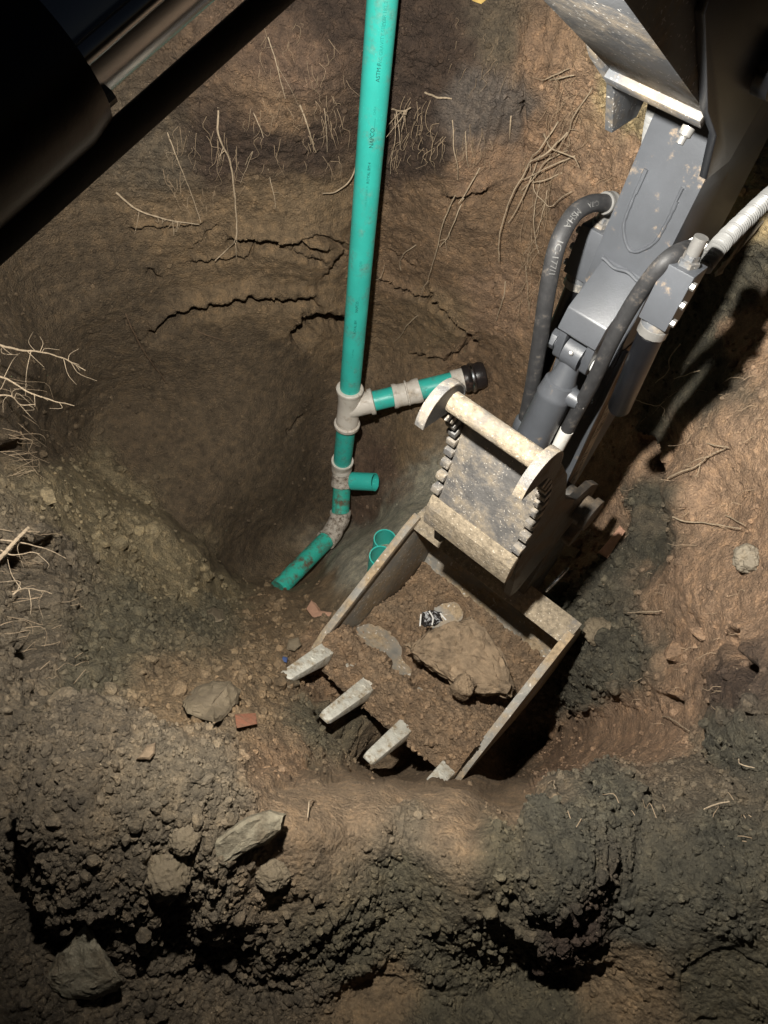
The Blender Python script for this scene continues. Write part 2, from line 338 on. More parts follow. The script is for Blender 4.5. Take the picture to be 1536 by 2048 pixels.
DEP = DEP * np.exp(hr * sr * np.exp(-np.clip(ur, 0, None) / 120) - .35 * hr * (1 - sr) * np.exp(-np.clip(-ur, 0, None) / 70))
RAYS = np.column_stack([(UV[:, 0] - CX) / F, -(UV[:, 1] - CY) / F, np.ones(len(UV))]) @ M.T
P0 = ORG + RAYS * DEP[:, None]
def normals(P):
    g = P.reshape(NV, NU, 3); du = np.gradient(g, axis=1); dv = np.gradient(g, axis=0)
    n = np.cross(dv, du).reshape(-1, 3); n /= np.linalg.norm(n, axis=1)[:, None] + 1e-12
    return n * np.sign(-(n * RAYS).sum(1))[:, None]
def smooth_grid(A, k, it=2):
    g = A.reshape(NV, NU, -1).copy()
    for _ in range(it):
        for ax in (0, 1):
            c = np.cumsum(np.concatenate([np.repeat(np.take(g, [0], ax), k + 1, ax), g, np.repeat(np.take(g, [-1], ax), k, ax)], ax), ax)
            n = g.shape[ax]; g = (np.take(c, range(2 * k + 1, 2 * k + 1 + n), ax) - np.take(c, range(0, n), ax)) / (2 * k + 1)
    return g.reshape(A.shape)
N0 = smooth_grid(normals(P0), 6); N0 /= np.linalg.norm(N0, axis=1)[:, None]
# soil kinds: colour (albedo), roughness of relief, crumb density
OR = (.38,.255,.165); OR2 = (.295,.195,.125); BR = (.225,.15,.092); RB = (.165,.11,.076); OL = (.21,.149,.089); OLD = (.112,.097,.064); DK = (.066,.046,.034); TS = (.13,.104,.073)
GG = (.082,.075,.055); GC = (.35,.33,.26); GRB = (.15,.125,.105); YL = (.44,.35,.20); FB = (.18,.146,.102); SL = (.235,.19,.115); SHD = (.118,.087,.056); LG = (.245,.175,.112)  # second last tone: shade of the left hollow put into the soil colour
ATT = [(650,30,DK,.8,.1),(600,120,RB,.7,.05),(560,220,BR,.6,.05),(450,300,DK,.8,.05),(330,330,TS,.8,0),(620,290,DK,.9,.1),(540,270,DK,.9,.1),(600,400,OL,.5,0),(680,420,OL,.5,0),(500,400,OL,.5,0),(350,430,OL,.4,0),(450,560,OL,.45,0),(250,560,SHD,.3,0),(150,650,SHD,.3,0),(400,720,SHD,.3,0),(560,760,SHD,.25,0),(300,850,SHD,.3,0),(100,850,SHD,.6,.1),(550,950,SHD,.25,0),(450,900,SHD,.25,0),(60,720,SHD,.4,0),(650,620,OL,.5,0),
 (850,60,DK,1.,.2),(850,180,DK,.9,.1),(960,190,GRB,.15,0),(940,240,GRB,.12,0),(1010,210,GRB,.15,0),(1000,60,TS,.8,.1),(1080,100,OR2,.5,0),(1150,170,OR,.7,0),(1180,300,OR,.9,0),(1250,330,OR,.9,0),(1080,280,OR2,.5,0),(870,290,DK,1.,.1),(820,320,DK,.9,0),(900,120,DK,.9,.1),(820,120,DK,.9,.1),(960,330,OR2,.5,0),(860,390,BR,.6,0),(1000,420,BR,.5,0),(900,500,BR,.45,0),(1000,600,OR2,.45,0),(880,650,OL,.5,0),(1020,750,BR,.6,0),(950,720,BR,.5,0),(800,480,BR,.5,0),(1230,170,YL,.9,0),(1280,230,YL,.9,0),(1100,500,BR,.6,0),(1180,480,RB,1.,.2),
 (820,900,OL,.2,0),(860,980,GC,.15,0),(700,1100,GC,.2,0),(780,1050,GC,.15,0),(620,1170,OL,.3,.05),(740,1010,RB,.3,0),(640,1000,SHD,.3,0),(400,1000,SHD,.3,0),(480,1100,SHD,.4,0),(760,940,RB,.3,0),
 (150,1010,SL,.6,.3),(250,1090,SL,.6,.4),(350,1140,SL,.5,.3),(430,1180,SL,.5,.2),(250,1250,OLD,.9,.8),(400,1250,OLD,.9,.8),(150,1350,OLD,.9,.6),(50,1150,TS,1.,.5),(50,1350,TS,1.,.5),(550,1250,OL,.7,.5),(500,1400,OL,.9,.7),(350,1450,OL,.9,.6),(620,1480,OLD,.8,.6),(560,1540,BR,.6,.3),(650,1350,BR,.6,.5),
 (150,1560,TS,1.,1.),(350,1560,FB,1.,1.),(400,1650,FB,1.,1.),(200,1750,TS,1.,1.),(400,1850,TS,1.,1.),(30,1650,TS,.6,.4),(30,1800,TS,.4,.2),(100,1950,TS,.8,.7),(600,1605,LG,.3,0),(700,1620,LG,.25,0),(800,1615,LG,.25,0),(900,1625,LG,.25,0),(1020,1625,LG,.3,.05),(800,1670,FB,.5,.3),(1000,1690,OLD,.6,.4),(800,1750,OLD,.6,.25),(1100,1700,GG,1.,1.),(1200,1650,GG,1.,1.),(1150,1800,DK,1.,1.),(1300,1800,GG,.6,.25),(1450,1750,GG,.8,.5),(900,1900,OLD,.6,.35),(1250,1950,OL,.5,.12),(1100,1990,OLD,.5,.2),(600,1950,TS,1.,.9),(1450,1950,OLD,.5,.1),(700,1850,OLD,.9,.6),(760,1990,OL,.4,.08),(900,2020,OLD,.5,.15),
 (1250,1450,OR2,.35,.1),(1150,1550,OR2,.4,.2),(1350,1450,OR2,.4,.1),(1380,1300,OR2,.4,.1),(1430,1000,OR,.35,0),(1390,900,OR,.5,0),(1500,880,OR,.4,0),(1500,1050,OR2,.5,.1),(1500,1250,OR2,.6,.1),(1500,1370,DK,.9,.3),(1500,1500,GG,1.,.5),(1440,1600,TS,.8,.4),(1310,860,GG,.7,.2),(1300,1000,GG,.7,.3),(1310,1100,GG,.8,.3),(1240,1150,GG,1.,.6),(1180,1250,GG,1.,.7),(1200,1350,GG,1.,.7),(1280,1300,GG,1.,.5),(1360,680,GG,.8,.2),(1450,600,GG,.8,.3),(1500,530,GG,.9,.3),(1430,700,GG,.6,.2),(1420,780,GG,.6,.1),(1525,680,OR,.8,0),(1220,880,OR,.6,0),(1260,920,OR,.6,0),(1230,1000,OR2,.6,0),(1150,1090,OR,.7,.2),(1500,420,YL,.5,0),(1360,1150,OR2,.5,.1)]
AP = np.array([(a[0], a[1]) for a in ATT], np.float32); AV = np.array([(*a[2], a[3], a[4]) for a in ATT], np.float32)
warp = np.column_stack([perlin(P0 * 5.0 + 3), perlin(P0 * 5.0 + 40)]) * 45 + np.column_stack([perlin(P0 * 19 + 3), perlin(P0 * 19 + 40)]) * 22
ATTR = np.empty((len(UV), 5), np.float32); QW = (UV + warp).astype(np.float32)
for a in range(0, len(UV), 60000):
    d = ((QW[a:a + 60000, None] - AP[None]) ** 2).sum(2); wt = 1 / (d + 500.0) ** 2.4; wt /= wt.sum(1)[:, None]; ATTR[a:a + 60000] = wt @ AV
ROUGH, CRUMB = ATTR[:, 3], ATTR[:, 4]
# relief, metres along the surface normal
disp = .055 * fbm(P0, 1.7, 2) + ROUGH * (.035 * fbm(P0 + 5, 6.0, 3, .55) + .010 * fbm(P0 + 9, 24.0, 3, .6))
disp = disp + .0045 * fbm(P0 + 2, 38, 3, .6)
sc_ = np.exp(-(((UV[:, 0] - 985) / 75) ** 4 + ((UV[:, 1] - 205) / 95) ** 4)); disp = disp + sc_ * .006 * np.sin(P0[:, 0] * 150 + 1.5 * perlin(P0 * 8)) 
sc_ = np.exp(-(((UV[:, 0] - 1090) / 40) ** 4 + ((UV[:, 1] - 110) / 160) ** 4)); disp = disp + sc_ * .007 * np.sin(P0[:, 0] * 120)
wall = np.clip(1 - np.abs(N0[:, 2]) * 1.3, 0, 1)
strat = P0 * np.array([1.2, 1.2, 7.0]); disp = disp + .03 * wall * ROUGH * fbm(strat + 31, 2.2, 4, .6, True) * .35
disp = disp + .005 * np.clip(ROUGH * 1.6 - .3, 0, 1) * fbm(P0 + 77, 34, 2, .6, True) + .010 * np.clip(ROUGH, .2, 1) * np.maximum(0, perlin(P0 * 14 + 5) - .18) * 3 - .012 * np.maximum(0, perlin(P0 * 30 + 15) - .30) * 4
msk = np.where((CRUMB > .12) & (UV[:, 0] > -60) & (UV[:, 0] < 1600) & (UV[:, 1] > 880) & (UV[:, 1] < 2110))[0]
pm = P0[msk] + .012 * np.column_stack([perlin(P0[msk] * 45 + k) for k in (1, 50, 90)])
w1, h1 = worley(pm, 52.0); w2, h2 = worley(pm + 7, 105.0)
lump = np.clip(.7 - w1, 0, 1) * (.1 + 1.3 * h1 ** 2); cm = np.clip(CRUMB[msk], 0, 1); pat = np.clip(.55 + 1.3 * perlin(P0[msk] * 6 + 19), 0, 1)
disp[msk] += cm * (.020 * (lump - .18) * pat + .014 * np.clip(.8 - w2, 0, 1) * h2)
disp[msk] += cm * (.09 * fbm(P0[msk] + 60, 4.5, 3, .55, True) * .5 + .018 * fbm(P0[msk] + 66, 20, 2, .6, True) * .5)
def seg_dist(P, poly):
    best = np.full(len(P), 1e9)
    for (a, b) in zip(poly[:-1], poly[1:]):
        a, b = np.array(a, float), np.array(b, float); t = np.clip(((P - a) @ (b - a)) / ((b - a) @ (b - a)), 0, 1)
        best = np.minimum(best, np.linalg.norm(P - a - t[:, None] * (b - a), axis=1))
    return best
# fissures and undercut ledges in the cut face
FISS = [([(310,660),(350,630),(430,614),(500,602),(560,606),(618,600)],11,.11),([(470,482),(530,484),(580,490),(640,504)],10,.10),([(390,528),(470,516),(492,522),(510,502),(560,506),(640,528)],5,.06),
 ([(610,668),(622,642),(655,634),(688,642)],17,.17),([(604,700),(612,668)],5,.06),([(270,462),(330,458),(395,444)],5,.06),([(760,560),(830,590),(872,606),(866,588)],5,.06),([(872,606),(905,642),(935,668),(946,690)],7,.08),
 ([(830,710),(890,718),(930,694)],4,.045),([(905,392),(945,388),(965,384)],8,.07),([(1044,205),(1048,240)],5,.05),([(660,555),(690,500)],6,.06),([(300,545),(315,556)],5,.04),([(250,640),(290,700),(330,765)],3,.02),
 ([(1305,880),(1322,960),(1318,1060)],14,.12),([(690,490),(640,470),(600,476)],4,.04),([(780,500),(830,530)],3,.03),([(430,450),(380,500)],3,.03),([(970,500),(1000,640)],2.5,.015),([(1340,1395),(1380,1410)],5,.04),([(1490,1290),(1536,1360)],16,.08),([(20,1120),(45,1250),(30,1320)],22,.14),([(15,900),(40,980)],14,.10),
 ([(580,860),(600,830)],4,.03),([(1050,30),(1045,120),(1052,300)],4,.025),([(1090,40),(1085,160)],5,.012),([(640,1460),(700,1500),(780,1510)],14,.10)]
wq = UV + np.column_stack([perlin(P0 * 22 + 8), perlin(P0 * 22 + 61)]) * 11 + np.column_stack([perlin(P0 * 60 + 8), perlin(P0 * 60 + 61)]) * 4
for poly, wd, dp in FISS:
    q = np.array(poly); b = np.where((UV[:, 0] > q[:, 0].min() - 60) & (UV[:, 0] < q[:, 0].max() + 60) & (UV[:, 1] > q[:, 1].min() - 60) & (UV[:, 1] < q[:, 1].max() + 60))[0]
    d = seg_dist(wq[b], poly); disp[b] -= 1.6 * dp * np.exp(-(d / (wd * 1.15)) ** 2.5)
    dl = seg_dist(wq[b] + np.array([0, wd * 1.6]), poly); disp[b] += .55 * dp * np.exp(-(dl / (wd * 1.3)) ** 2)
edge = np.clip(np.minimum.reduce([UV[:, 0] + 700, 2250 - UV[:, 0], UV[:, 1] + 420, 2750 - UV[:, 1]]) / 200, 0, 1)
P1 = P0 + N0 * (disp * edge)[:, None]
N1 = normals(P1)
ptint = 1 + .16 * perlin(P0 * 7 + 11) + .14 * perlin(P0 * 28 + 4)
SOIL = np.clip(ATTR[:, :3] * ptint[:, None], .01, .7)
def gidx(px, py):
    u = np.interp(px, US, np.arange(NU)); v = np.interp(py, VS, np.arange(NV)); return min(int(round(v)), NV - 1) * NU + min(int(round(u)), NU - 1)
_c = (P1 - ORG) @ M; _ok = _c[:, 2] > .2
_u = ((CX + F * _c[:, 0] / _c[:, 2] + 800) / 5).astype(int); _v = ((CY - F * _c[:, 1] / _c[:, 2] + 500) / 5).astype(int)
_ok &= (_u >= 0) & (_u < 640) & (_v >= 0) & (_v < 680); ZB = np.full((680, 640), np.inf); np.minimum.at(ZB, (_v[_ok], _u[_ok]), _c[_ok, 2])
def seen_depth(px, py):            # distance at which soil is first met in this direction
    u, v = int((px + 800) / 5), int((py + 500) / 5); q = ZB[max(v - 1, 0):v + 2, max(u - 1, 0):u + 2]; q = q[np.isfinite(q)]
    return float(np.median(q)) if len(q) else float(_c[gidx(px, py), 2])
def surf(px, py, off=0.0): return at(px, py, seen_depth(px, py)) + N0[gidx(px, py)] * off
def surf_n(px, py): return N0[gidx(px, py)]
# faces
ii = np.arange(NV * NU).reshape(NV, NU)
quads = np.stack([ii[:-1, :-1], ii[1:, :-1], ii[1:, 1:], ii[:-1, 1:]], -1).reshape(-1, 4)
# the sheet runs on as level yard around the dig, out to the horizon
border = np.concatenate([ii[0, :], ii[1:, -1], ii[-1, -2::-1], ii[-2:0:-1, 0]])
bp_ = P1[border]; cen = np.array([.2, 1.4]); dv_ = bp_[:, :2] - cen; dv_ /= np.linalg.norm(dv_, axis=1)[:, None]
ringV, k0 = [], len(P1); prev = border; ringF = []
for rr, zz in ((1.6, .02), (8, .0), (150, -.3)):
    q = np.column_stack([bp_[:, :2] + dv_ * rr, np.full(len(border), zz)]); q[:, 2] += .04 * perlin(q * 1.3) * (rr < 50)
    cur = np.arange(k0, k0 + len(border)); k0 += len(border); ringV.append(q)
    ringF.append(np.stack([prev, cur, np.roll(cur, -1), np.roll(prev, -1)], -1)); prev = cur
VALL = np.vstack([P1] + ringV); FALL = np.vstack([quads] + ringF)
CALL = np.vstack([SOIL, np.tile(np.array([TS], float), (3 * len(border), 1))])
def big_mesh(name, V, Fq, C, mat, smooth=True):
    me = bpy.data.meshes.new(name); k = Fq.shape[1]
    me.vertices.add(len(V)); me.vertices.foreach_set('co', np.ascontiguousarray(V, np.float32).ravel())
    me.loops.add(Fq.size); me.loops.foreach_set('vertex_index', np.ascontiguousarray(Fq, np.int32).ravel())
    me.polygons.add(len(Fq)); me.polygons.foreach_set('loop_start', np.arange(0, Fq.size, k, dtype=np.int32))
    try: me.polygons.foreach_set('loop_total', np.full(len(Fq), k, np.int32))
    except Exception: pass
    me.polygons.foreach_set('use_smooth', np.full(len(Fq), smooth))
    me.update(calc_edges=True); me.validate()
    ca = me.color_attributes.new('soil', 'FLOAT_COLOR', 'POINT'); ca.data.foreach_set('color', np.column_stack([C, np.ones(len(C))]).astype(np.float32).ravel())
    me.materials.append(MAT[mat]); o = bpy.data.objects.new(name, me); COL.objects.link(o); return o
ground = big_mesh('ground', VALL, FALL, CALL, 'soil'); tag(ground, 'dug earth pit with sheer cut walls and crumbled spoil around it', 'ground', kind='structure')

# ------------------------------------------------------------------ crumbs of soil
def ico(sub):
    bm = bmesh.new(); bmesh.ops.create_icosphere(bm, subdivisions=sub, radius=1.0)
    V = np.array([v.co for v in bm.verts]); Fc = np.array([[v.index for v in f.verts] for f in bm.faces]); bm.free(); return V, Fc
IV, IF = ico(2)
TEMPL = []
for k in range(10):
    q = IV * (1 + .55 * fbm(IV + k * 9.1, 1.1, 2)[:, None] + .5 * fbm(IV + k * 5.7, 2.9, 2)[:, None]); q *= RNG.uniform(.6, 1.2, 3); TEMPL.append(q)
inside = (UV[:, 0] > -45) & (UV[:, 0] < 1580) & (UV[:, 1] > -45) & (UV[:, 1] < 2095)
def scatter(name, count, weight, smin, smax, label, cat, power=2.2):
    p = np.where(inside, weight, 0) * DEP ** 2; p = p / p.sum()
    idx = RNG.choice(len(p), count, p=p); V, Fc, C = [], [], []
    sz = smin * (1 - RNG.random(count) * (1 - (smin / smax) ** power)) ** (-1 / power)
    for j, i in enumerate(idx):
        t = TEMPL[RNG.integers(len(TEMPL))]; a = RNG.normal(size=(3, 3)); qm, _ = np.linalg.qr(a)
        V.append((t * sz[j]) @ qm.T + P1[i] + N0[i] * sz[j] * .25); Fc.append(IF + j * len(IV))
        C.append(np.tile(SOIL[i] * RNG.uniform(.7, 1.25), (len(IV), 1)))
    return tag(big_mesh(name, np.vstack(V), np.vstack(Fc), np.clip(np.vstack(C), 0, .8), 'crumbs', False), label, cat, kind='stuff')
near = CRUMB * (UV[:, 1] > 1480)
scatter('soil_crumbs', 15000, near ** 1.5, .0026, .014, 'loose dark crumbs of soil on the near spoil bank', 'soil crumbs')
scatter('soil_clods', 4500, (CRUMB * ((UV[:, 1] <= 1480) & (UV[:, 1] > 850))) ** 1.5, .006, .036, 'loose clods of earth littering the pit slopes', 'soil clods', 2.6)
scatter('soil_grit', 3800, (.12 + ROUGH ** 2) * (UV[:, 1] <= 1050), .0045, .016, 'bits of grit and soil stuck to the cut face', 'soil grit')

# ================================================================== GREEN SEWER PIPE
PR = .0535
pt = at(765, 0, 2.57); tee = at(697, 812, 4.13); pb = at(684, 930, 4.58); top = tee + (pt - tee) * 1.22
dn = (pb - tee) / np.linalg.norm(pb - tee); upd = (pt - tee) / np.linalg.norm(pt - tee)
sp = thing('sewer_pipe', at(690, 1000, 4.6), 'tall green plastic sewer pipe with grey fittings standing in the pit', 'pipe')
riser = mesh_obj('riser_pipe', *lathe(tee + upd * .04, top, [(0, PR), (1, PR)], 40), 'pvc', sp)
TR = PR + .008
tf = mesh_obj('tee_fitting', *lathe(tee - upd * .135, tee + upd * .115, [(0, TR), (.2, TR), (.25, TR - .003), (.75, TR - .003), (.8, TR), (1, TR)], 40), 'fitting', sp)
for a, b in ((.112, .135), (-.155, -.130)):
    mesh_obj('hub_ring', *lathe(tee + upd * a, tee + upd * b, [(0, TR), (0, TR + .009), (.8, TR + .011), (1, TR + .007), (1, TR)], 40), 'fitting', tf)
br0 = tee + np.array([0, 0, -.01]); br1 = at(938, 756, 4.12); bd = (br1 - br0); bl = np.linalg.norm(bd); bd /= bl
bend = br0 + bd * .31
mesh_obj('branch_socket', *lathe(br0, br0 + bd * .12, [(0, TR), (1, TR)], 40), 'fitting', tf)
mesh_obj('hub_ring', *lathe(br0 + bd * .115, br0 + bd * .142, [(0, TR), (0, TR + .009), (.8, TR + .011), (1, TR)], 40), 'fitting', tf)
mesh_obj('branch_pipe', *lathe(br0 + bd * .1, br0 + bd * .30, [(0, PR), (1, PR)], 40), 'pvc', sp)
cpl = mesh_obj('coupling', *tube(spline([br0 + bd * .245, br0 + bd * .33 - np.array([0, 0, .006]), br0 + bd * .40], 12), [TR + .004, TR + .006, TR, TR, TR, TR, TR, TR, TR + .004, TR + .006, TR + .006, TR + .004], 40), 'fitting', sp)
mesh_obj('coupling_seam', *lathe(br0 + bd * .318, br0 + bd * .330, [(0, TR), (.2, TR + .008), (.8, TR + .008), (1, TR)], 40), 'fitting', cpl)
mesh_obj('branch_pipe', *lathe(br0 + bd * .38, br0 + bd * .60, [(0, PR), (1, PR)], 40), 'pvc', sp)
mesh_obj('pipe_adapter', *lathe(br0 + bd * .57, br0 + bd * (bl - .02), [(0, TR), (.7, TR), (1, TR + .004)], 40), 'fitting', sp)
be = br1 + bd * .0
rc = mesh_obj('rubber_coupling', *lathe(be - bd * .035, be + bd * .085, [(0, .058), (.04, .07), (.2, .074), (.3, .07), (.36, .078), (.5, .078), (.56, .07), (.8, .073), (1, .066)], 40), 'iron', sp)
mesh_obj('clamp_band', *lathe(be + bd * .008, be + bd * .022, [(0, .078), (.2, .081), (.8, .081), (1, .078)], 40), 'chrome', rc)
mesh_obj('lower_pipe', *lathe(tee + dn * .12, pb, [(0, PR), (1, PR)], 40), 'pvc', sp)
e1 = at(684, 962, 4.66); e2 = at(680, 1036, 4.72); e3 = at(662, 1070, 4.66); pe = at(572, 1162, 4.40)
mesh_obj('coupling', *tube(spline([pb - dn * .045, pb + dn * .02, (pb + e1) / 2], 8), [TR + .004, TR + .005, TR, TR, TR, TR, TR - .004, TR - .006], 40), 'fitting', sp)
mesh_obj('elbow_fitting', *tube(spline([(pb + e1) / 2, e1 - (e1 - pb) * .15, e1 + (e2 - e1) * .12], 8), [TR - .006, TR - .004, TR, TR, TR, TR + .003, TR + .004, TR + .003], 40), 'fitting_muddy', sp)
mesh_obj('lower_pipe', *tube(spline([e1, (e1 + e2) / 2 + np.array([0, .01, 0]), e2], 10), PR, 40), 'pvc_muddy', sp)
mesh_obj('elbow_fitting', *tube(spline([e2 - (e2 - e1) * .18, e2, (e2 + e3) / 2, e3, e3 + (pe - e3) * .12], 14), [TR + .003, TR + .004, TR, TR, TR, TR, TR - .003, TR - .003, TR, TR, TR, TR, TR + .003, TR + .003], 40), 'fitting_muddy', sp)
mesh_obj('outlet_pipe', *lathe(e3, pe + (pe - e3) * .15, [(0, PR), (1, PR)], 40), 'pvc_muddy', sp)
# print running along the riser (reads from below upwards, on the side towards the viewer)
tocam = (ORG - (tee + pt) / 2); ex = np.cross(upd, tocam); ex -= upd * ex.dot(upd); ex /= np.linalg.norm(ex); ez = np.cross(ex, upd); ez *= np.sign(ez.dot(tocam))
ez = ez / np.linalg.norm(ez); rx = np.cross(upd, ez); rx *= np.sign(rx.dot(M[:, 0]))
def pipe_print(body, along, size, ang, mat='ink', name='printed_lettering'):
    size *= .66; V, Fc = text_verts(body); out = []
    for x, y, _ in V:
        a = ang + (-(y - .35) * size) / PR; r = PR + .0006
        out.append(tee + upd * (along + x * size) + r * (math.sin(a) * rx + math.cos(a) * ez))
    o = mesh_obj(name, out, Fc, mat, riser, smooth=False); return o
def along_at(py):   # height on the riser that shows at this row
    lo_, hi_ = 0.0, 2.3
    for _ in range(40):
        m_ = (lo_ + hi_) / 2; q = (tee + upd * m_) - ORG; c = M.T @ q
        if CY - F * c[1] / c[2] > py: lo_ = m_
        else: hi_ = m_
    return lo_
pipe_print('NAPCO', along_at(281), .034, .06); pipe_print('_____', along_at(242), .022, .06)
pipe_print('ROYAL BM 4', along_at(352), .024, .04); pipe_print('4 IN  D3034 SDR 35', along_at(398), .016, .02, 'ink_green')
pipe_print('ASTM F', along_at(150), .03, .12); pipe_print('PVC GRAVITY SEWER', along_at(118), .026, .18, 'ink_green')
pipe_print('CSA  182.2', along_at(40), .026, .22, 'ink_green'); pipe_print('12454', along_at(215), .02, .1, 'ink_green')
pipe_print('NAPCO', along_at(610), .028, 0); pipe_print('ROYAL BM', along_at(653), .026, .0); pipe_print('____', along_at(588), .02, .02); pipe_print('D30', along_at(518), .024, .03, 'ink_green'); pipe_print('F 679 PS46', along_at(700), .018, 0, 'ink_green'); pipe_print('SDR 35', along_at(780), .02, 0, 'ink_green')

def pipe_ring(name, p0, p1, r, label, cat='pipe offcut', group=None, mat='pvc'):
    o = mesh_obj(name, *lathe(p0, p1, [(0, r), (1, r), (1, r - .0055), (0, r - .0055), (0, r)], 40, cap=False), mat)
    return tag(o, label, cat, group)
oc = at(705, 962, 4.5); oe = at(748, 964, 4.44)
pipe_ring('pipe_offcut', oc, oe + (oe - oc) * .05, PR * .98, 'short green pipe offcut lying on its side beside the elbow')
for (x, y, d, lab) in ((770, 1078, 4.0, 'green pipe offcut standing upright behind the bucket, farther of two'), (762, 1112, 3.86, 'green pipe offcut standing upright against the bucket side, nearer of two')):
    tp = at(x, y, seen_depth(x, y + 10) - .13); bt = np.array([tp[0] + .0, tp[1] + .01, tp[2] - .17])
    pipe_ring('pipe_offcut', bt, tp, PR * 1.02, lab)

# ================================================================== EXCAVATOR
ex_ = thing('excavator', G(.2, 0, -1.4), 'dark grey excavator arm with muddy bucket and thumb reaching into the pit', 'excavator')
def EP(name, geo, mat, parent=ex_, bevel=.0, smooth=True, auto=40): return mesh_obj(name, *geo, mat, parent, smooth, bevel, auto)
# ---- boom: neck coming down to the arm pivot; the rest rises out of the picture over the machine
boom = EP('boom', prism([(-.9,-.25),(-.2,.02),(.35,.06),(.62,-.12),(.92,-.352),(1.395,-.645),(1.40,-.56),(1.52,-.50),(1.42,-.40),(1.1,-.12),(.8,.14),(.4,.33),(-.2,.28),(-.9,.0)], -.1, .1), 'paint_dirty', bevel=.006)
for w0, w1 in ((-.118, -.1), (.1, .118)):
    EP('boom_ear', prism([(1.15,-.42),(1.335,-.612),(1.44,-.69),(1.50,-.80),(1.60,-.80),(1.66,-.62),(1.56,-.42),(1.3,-.22),(1.1,-.2)], w0 + (.001 if w0 > 0 else -.001), w1), 'black' if w0 > 0 else 'paint_dirty', boom, .003)  # right ear: shade of its unlit side put in as black
EP('weld_pad', prism([(1.375,-.650),(1.400,-.672),(1.412,-.655),(1.39,-.635)], -.099, .099), 'paint_dirty', boom, .003)
EP('pivot_pin', cyl(G(1.55,-.15,-.60), G(1.55,.15,-.60), .05), 'black', boom, .004)
EP('grease_fitting', lathe(G(1.375,.085,-.665), G(1.36,.085,-.69), [(0,.012),(.5,.012),(.6,.007),(1,.007)], 14), 'zinc', boom)
# ---- lift cylinder crossing close to the viewer
ca0 = np.array([.151, -.144]); cdir = np.array([.945, .327]); CW = .236
def cp(t, w=0.0, n=0.0): q = ca0 + cdir * t + np.array([-cdir[1], cdir[0]]) * n; return G(q[0], CW + w, q[1])
lc = EP('lift_cylinder', lathe(cp(-.75), cp(.0), [(0,.035),(.985,.035),(1,.033)], 40), 'black')
EP('cylinder_rod', cyl(cp(-.05), cp(.5), .025, 48), 'chrome', lc)
gl = [np.array(L(x, y, .262)) for x, y in ((-300, 810), (0, 535), (600, -5), (900, -275))]
EP('cylinder_guard', prism([(q[0], q[2]) for q in gl] + [(q[0] - .005, q[2] + .013) for q in gl[::-1]], .259, .262), 'black', lc, .0008)
EP('hydraulic_line', cyl(cp(-.03, .0275, .007), cp(.4, .0275, .007), .004, 16), 'chrome', lc)
EP('gland_bolt', cyl(cp(.001, .022, -.015), cp(.006, .022, -.015), .0035, 8), 'zinc', lc)
# ---- arm
arm = EP('arm', prism([(1.66,-.55),(1.635,-.80),(1.60,-1.05),(1.575,-1.30),(1.59,-1.70),(1.56,-2.02),(1.56,-2.12),(1.60,-2.17),(1.68,-2.15),(1.75,-2.0),(1.88,-1.6),(1.97,-1.1),(1.98,-.7),(1.86,-.5)], -.082, .082), 'paint', bevel=.006)
# raised weld bead in a U on the inner face
def face_s(z): return float(np.interp(-z, [.55,.8,1.05,1.3,1.7,2.02], [1.66,1.635,1.60,1.575,1.59,1.56]))
ub = [(-.048,-.90),(-.047,-.98),(-.040,-1.035),(0,-1.075),(.040,-1.035),(.047,-.98),(.048,-.93)]
EP('weld_bead', tube(spline([G(face_s(z) - .001, w, z) for w, z in ub], 40), .0042 + .0008 * np.sin(np.arange(40) * 2.1), 8), 'paint', arm)
for w_e in (-.045, .045): EP('weld_dab', tube([G(face_s(-.90) - .002, w_e, -.90), G(face_s(-.955) - .002, w_e, -.955)], [.004, .003], 8), 'paint', arm)
fl = EP('side_flange', strip([(1.578,-1.32),(1.572,-1.45),(1.566,-1.60),(1.57,-1.75),(1.566,-1.90),(1.556,-2.0)], .083, .098, .012), 'paint', arm, .002)
EP('side_panel', prism([(1.592,-1.33),(1.602,-1.95),(1.65,-1.95),(1.66,-1.33)], .083, .0855), 'decal_rust', arm)
dcl = EP('warning_decal', prism([(1.665,-1.36),(1.655,-1.98),(1.70,-1.98),(1.722,-1.36)], .083, .0862), 'decal', arm)
def flat_text(body, s0, z0, size, mat, parent, dirz=-1, w=.0868):
    V, Fc = text_verts(body); out = []
    for x, y, _ in V: out.append(G(s0 + y * size, w, z0 - x * size))
    return mesh_obj('decal_lettering', out, Fc, mat, parent, smooth=False)
flat_text('CAUTION', 1.668, -1.56, .040, 'rubber', dcl); flat_text('WARNING', 1.662, -1.80, .036, 'rubber', dcl)
# ---- thumb cylinder bracket and cylinder
bk = EP('cylinder_bracket', prism([(1.60,-1.115),(1.475,-1.205),(1.455,-1.26),(1.47,-1.275),(1.60,-1.29)], -.056, .056), 'paint', arm, .004)
EP('weld_bead', tube(spline([G(1.577,w,-1.118 + .004 * math.sin(w * 90)) for w in np.linspace(-.055,.055,16)], 20), .0045, 8), 'paint', bk)
for w0 in (-.052, .030):
    pr = [(1.50 + .036 * math.cos(a), -1.335 + .036 * math.sin(a)) for a in np.linspace(math.radians(200), math.radians(380), 12)]
    EP('bracket_ear', prism([(1.468,-1.265)] + pr + [(1.56,-1.275)], w0, w0 + .022), 'paint', bk, .003)
EP('pivot_pin', join([cyl(G(1.50,-.075,-1.335), G(1.50,.06,-1.335), .017), cyl(G(1.50,-.082,-1.335), G(1.50,-.06,-1.335), .026, 6)]), 'paint', bk, .002)
EP('pin_cap', cyl(G(1.50,.053,-1.335), G(1.50,.068,-1.335), .022), 'whitetape', bk, .003)
def cyp(t): a, b = np.array([1.50, -1.335]), np.array([1.40, -1.70]); q = a + (b - a) * t; return G(q[0], -.003, q[1])
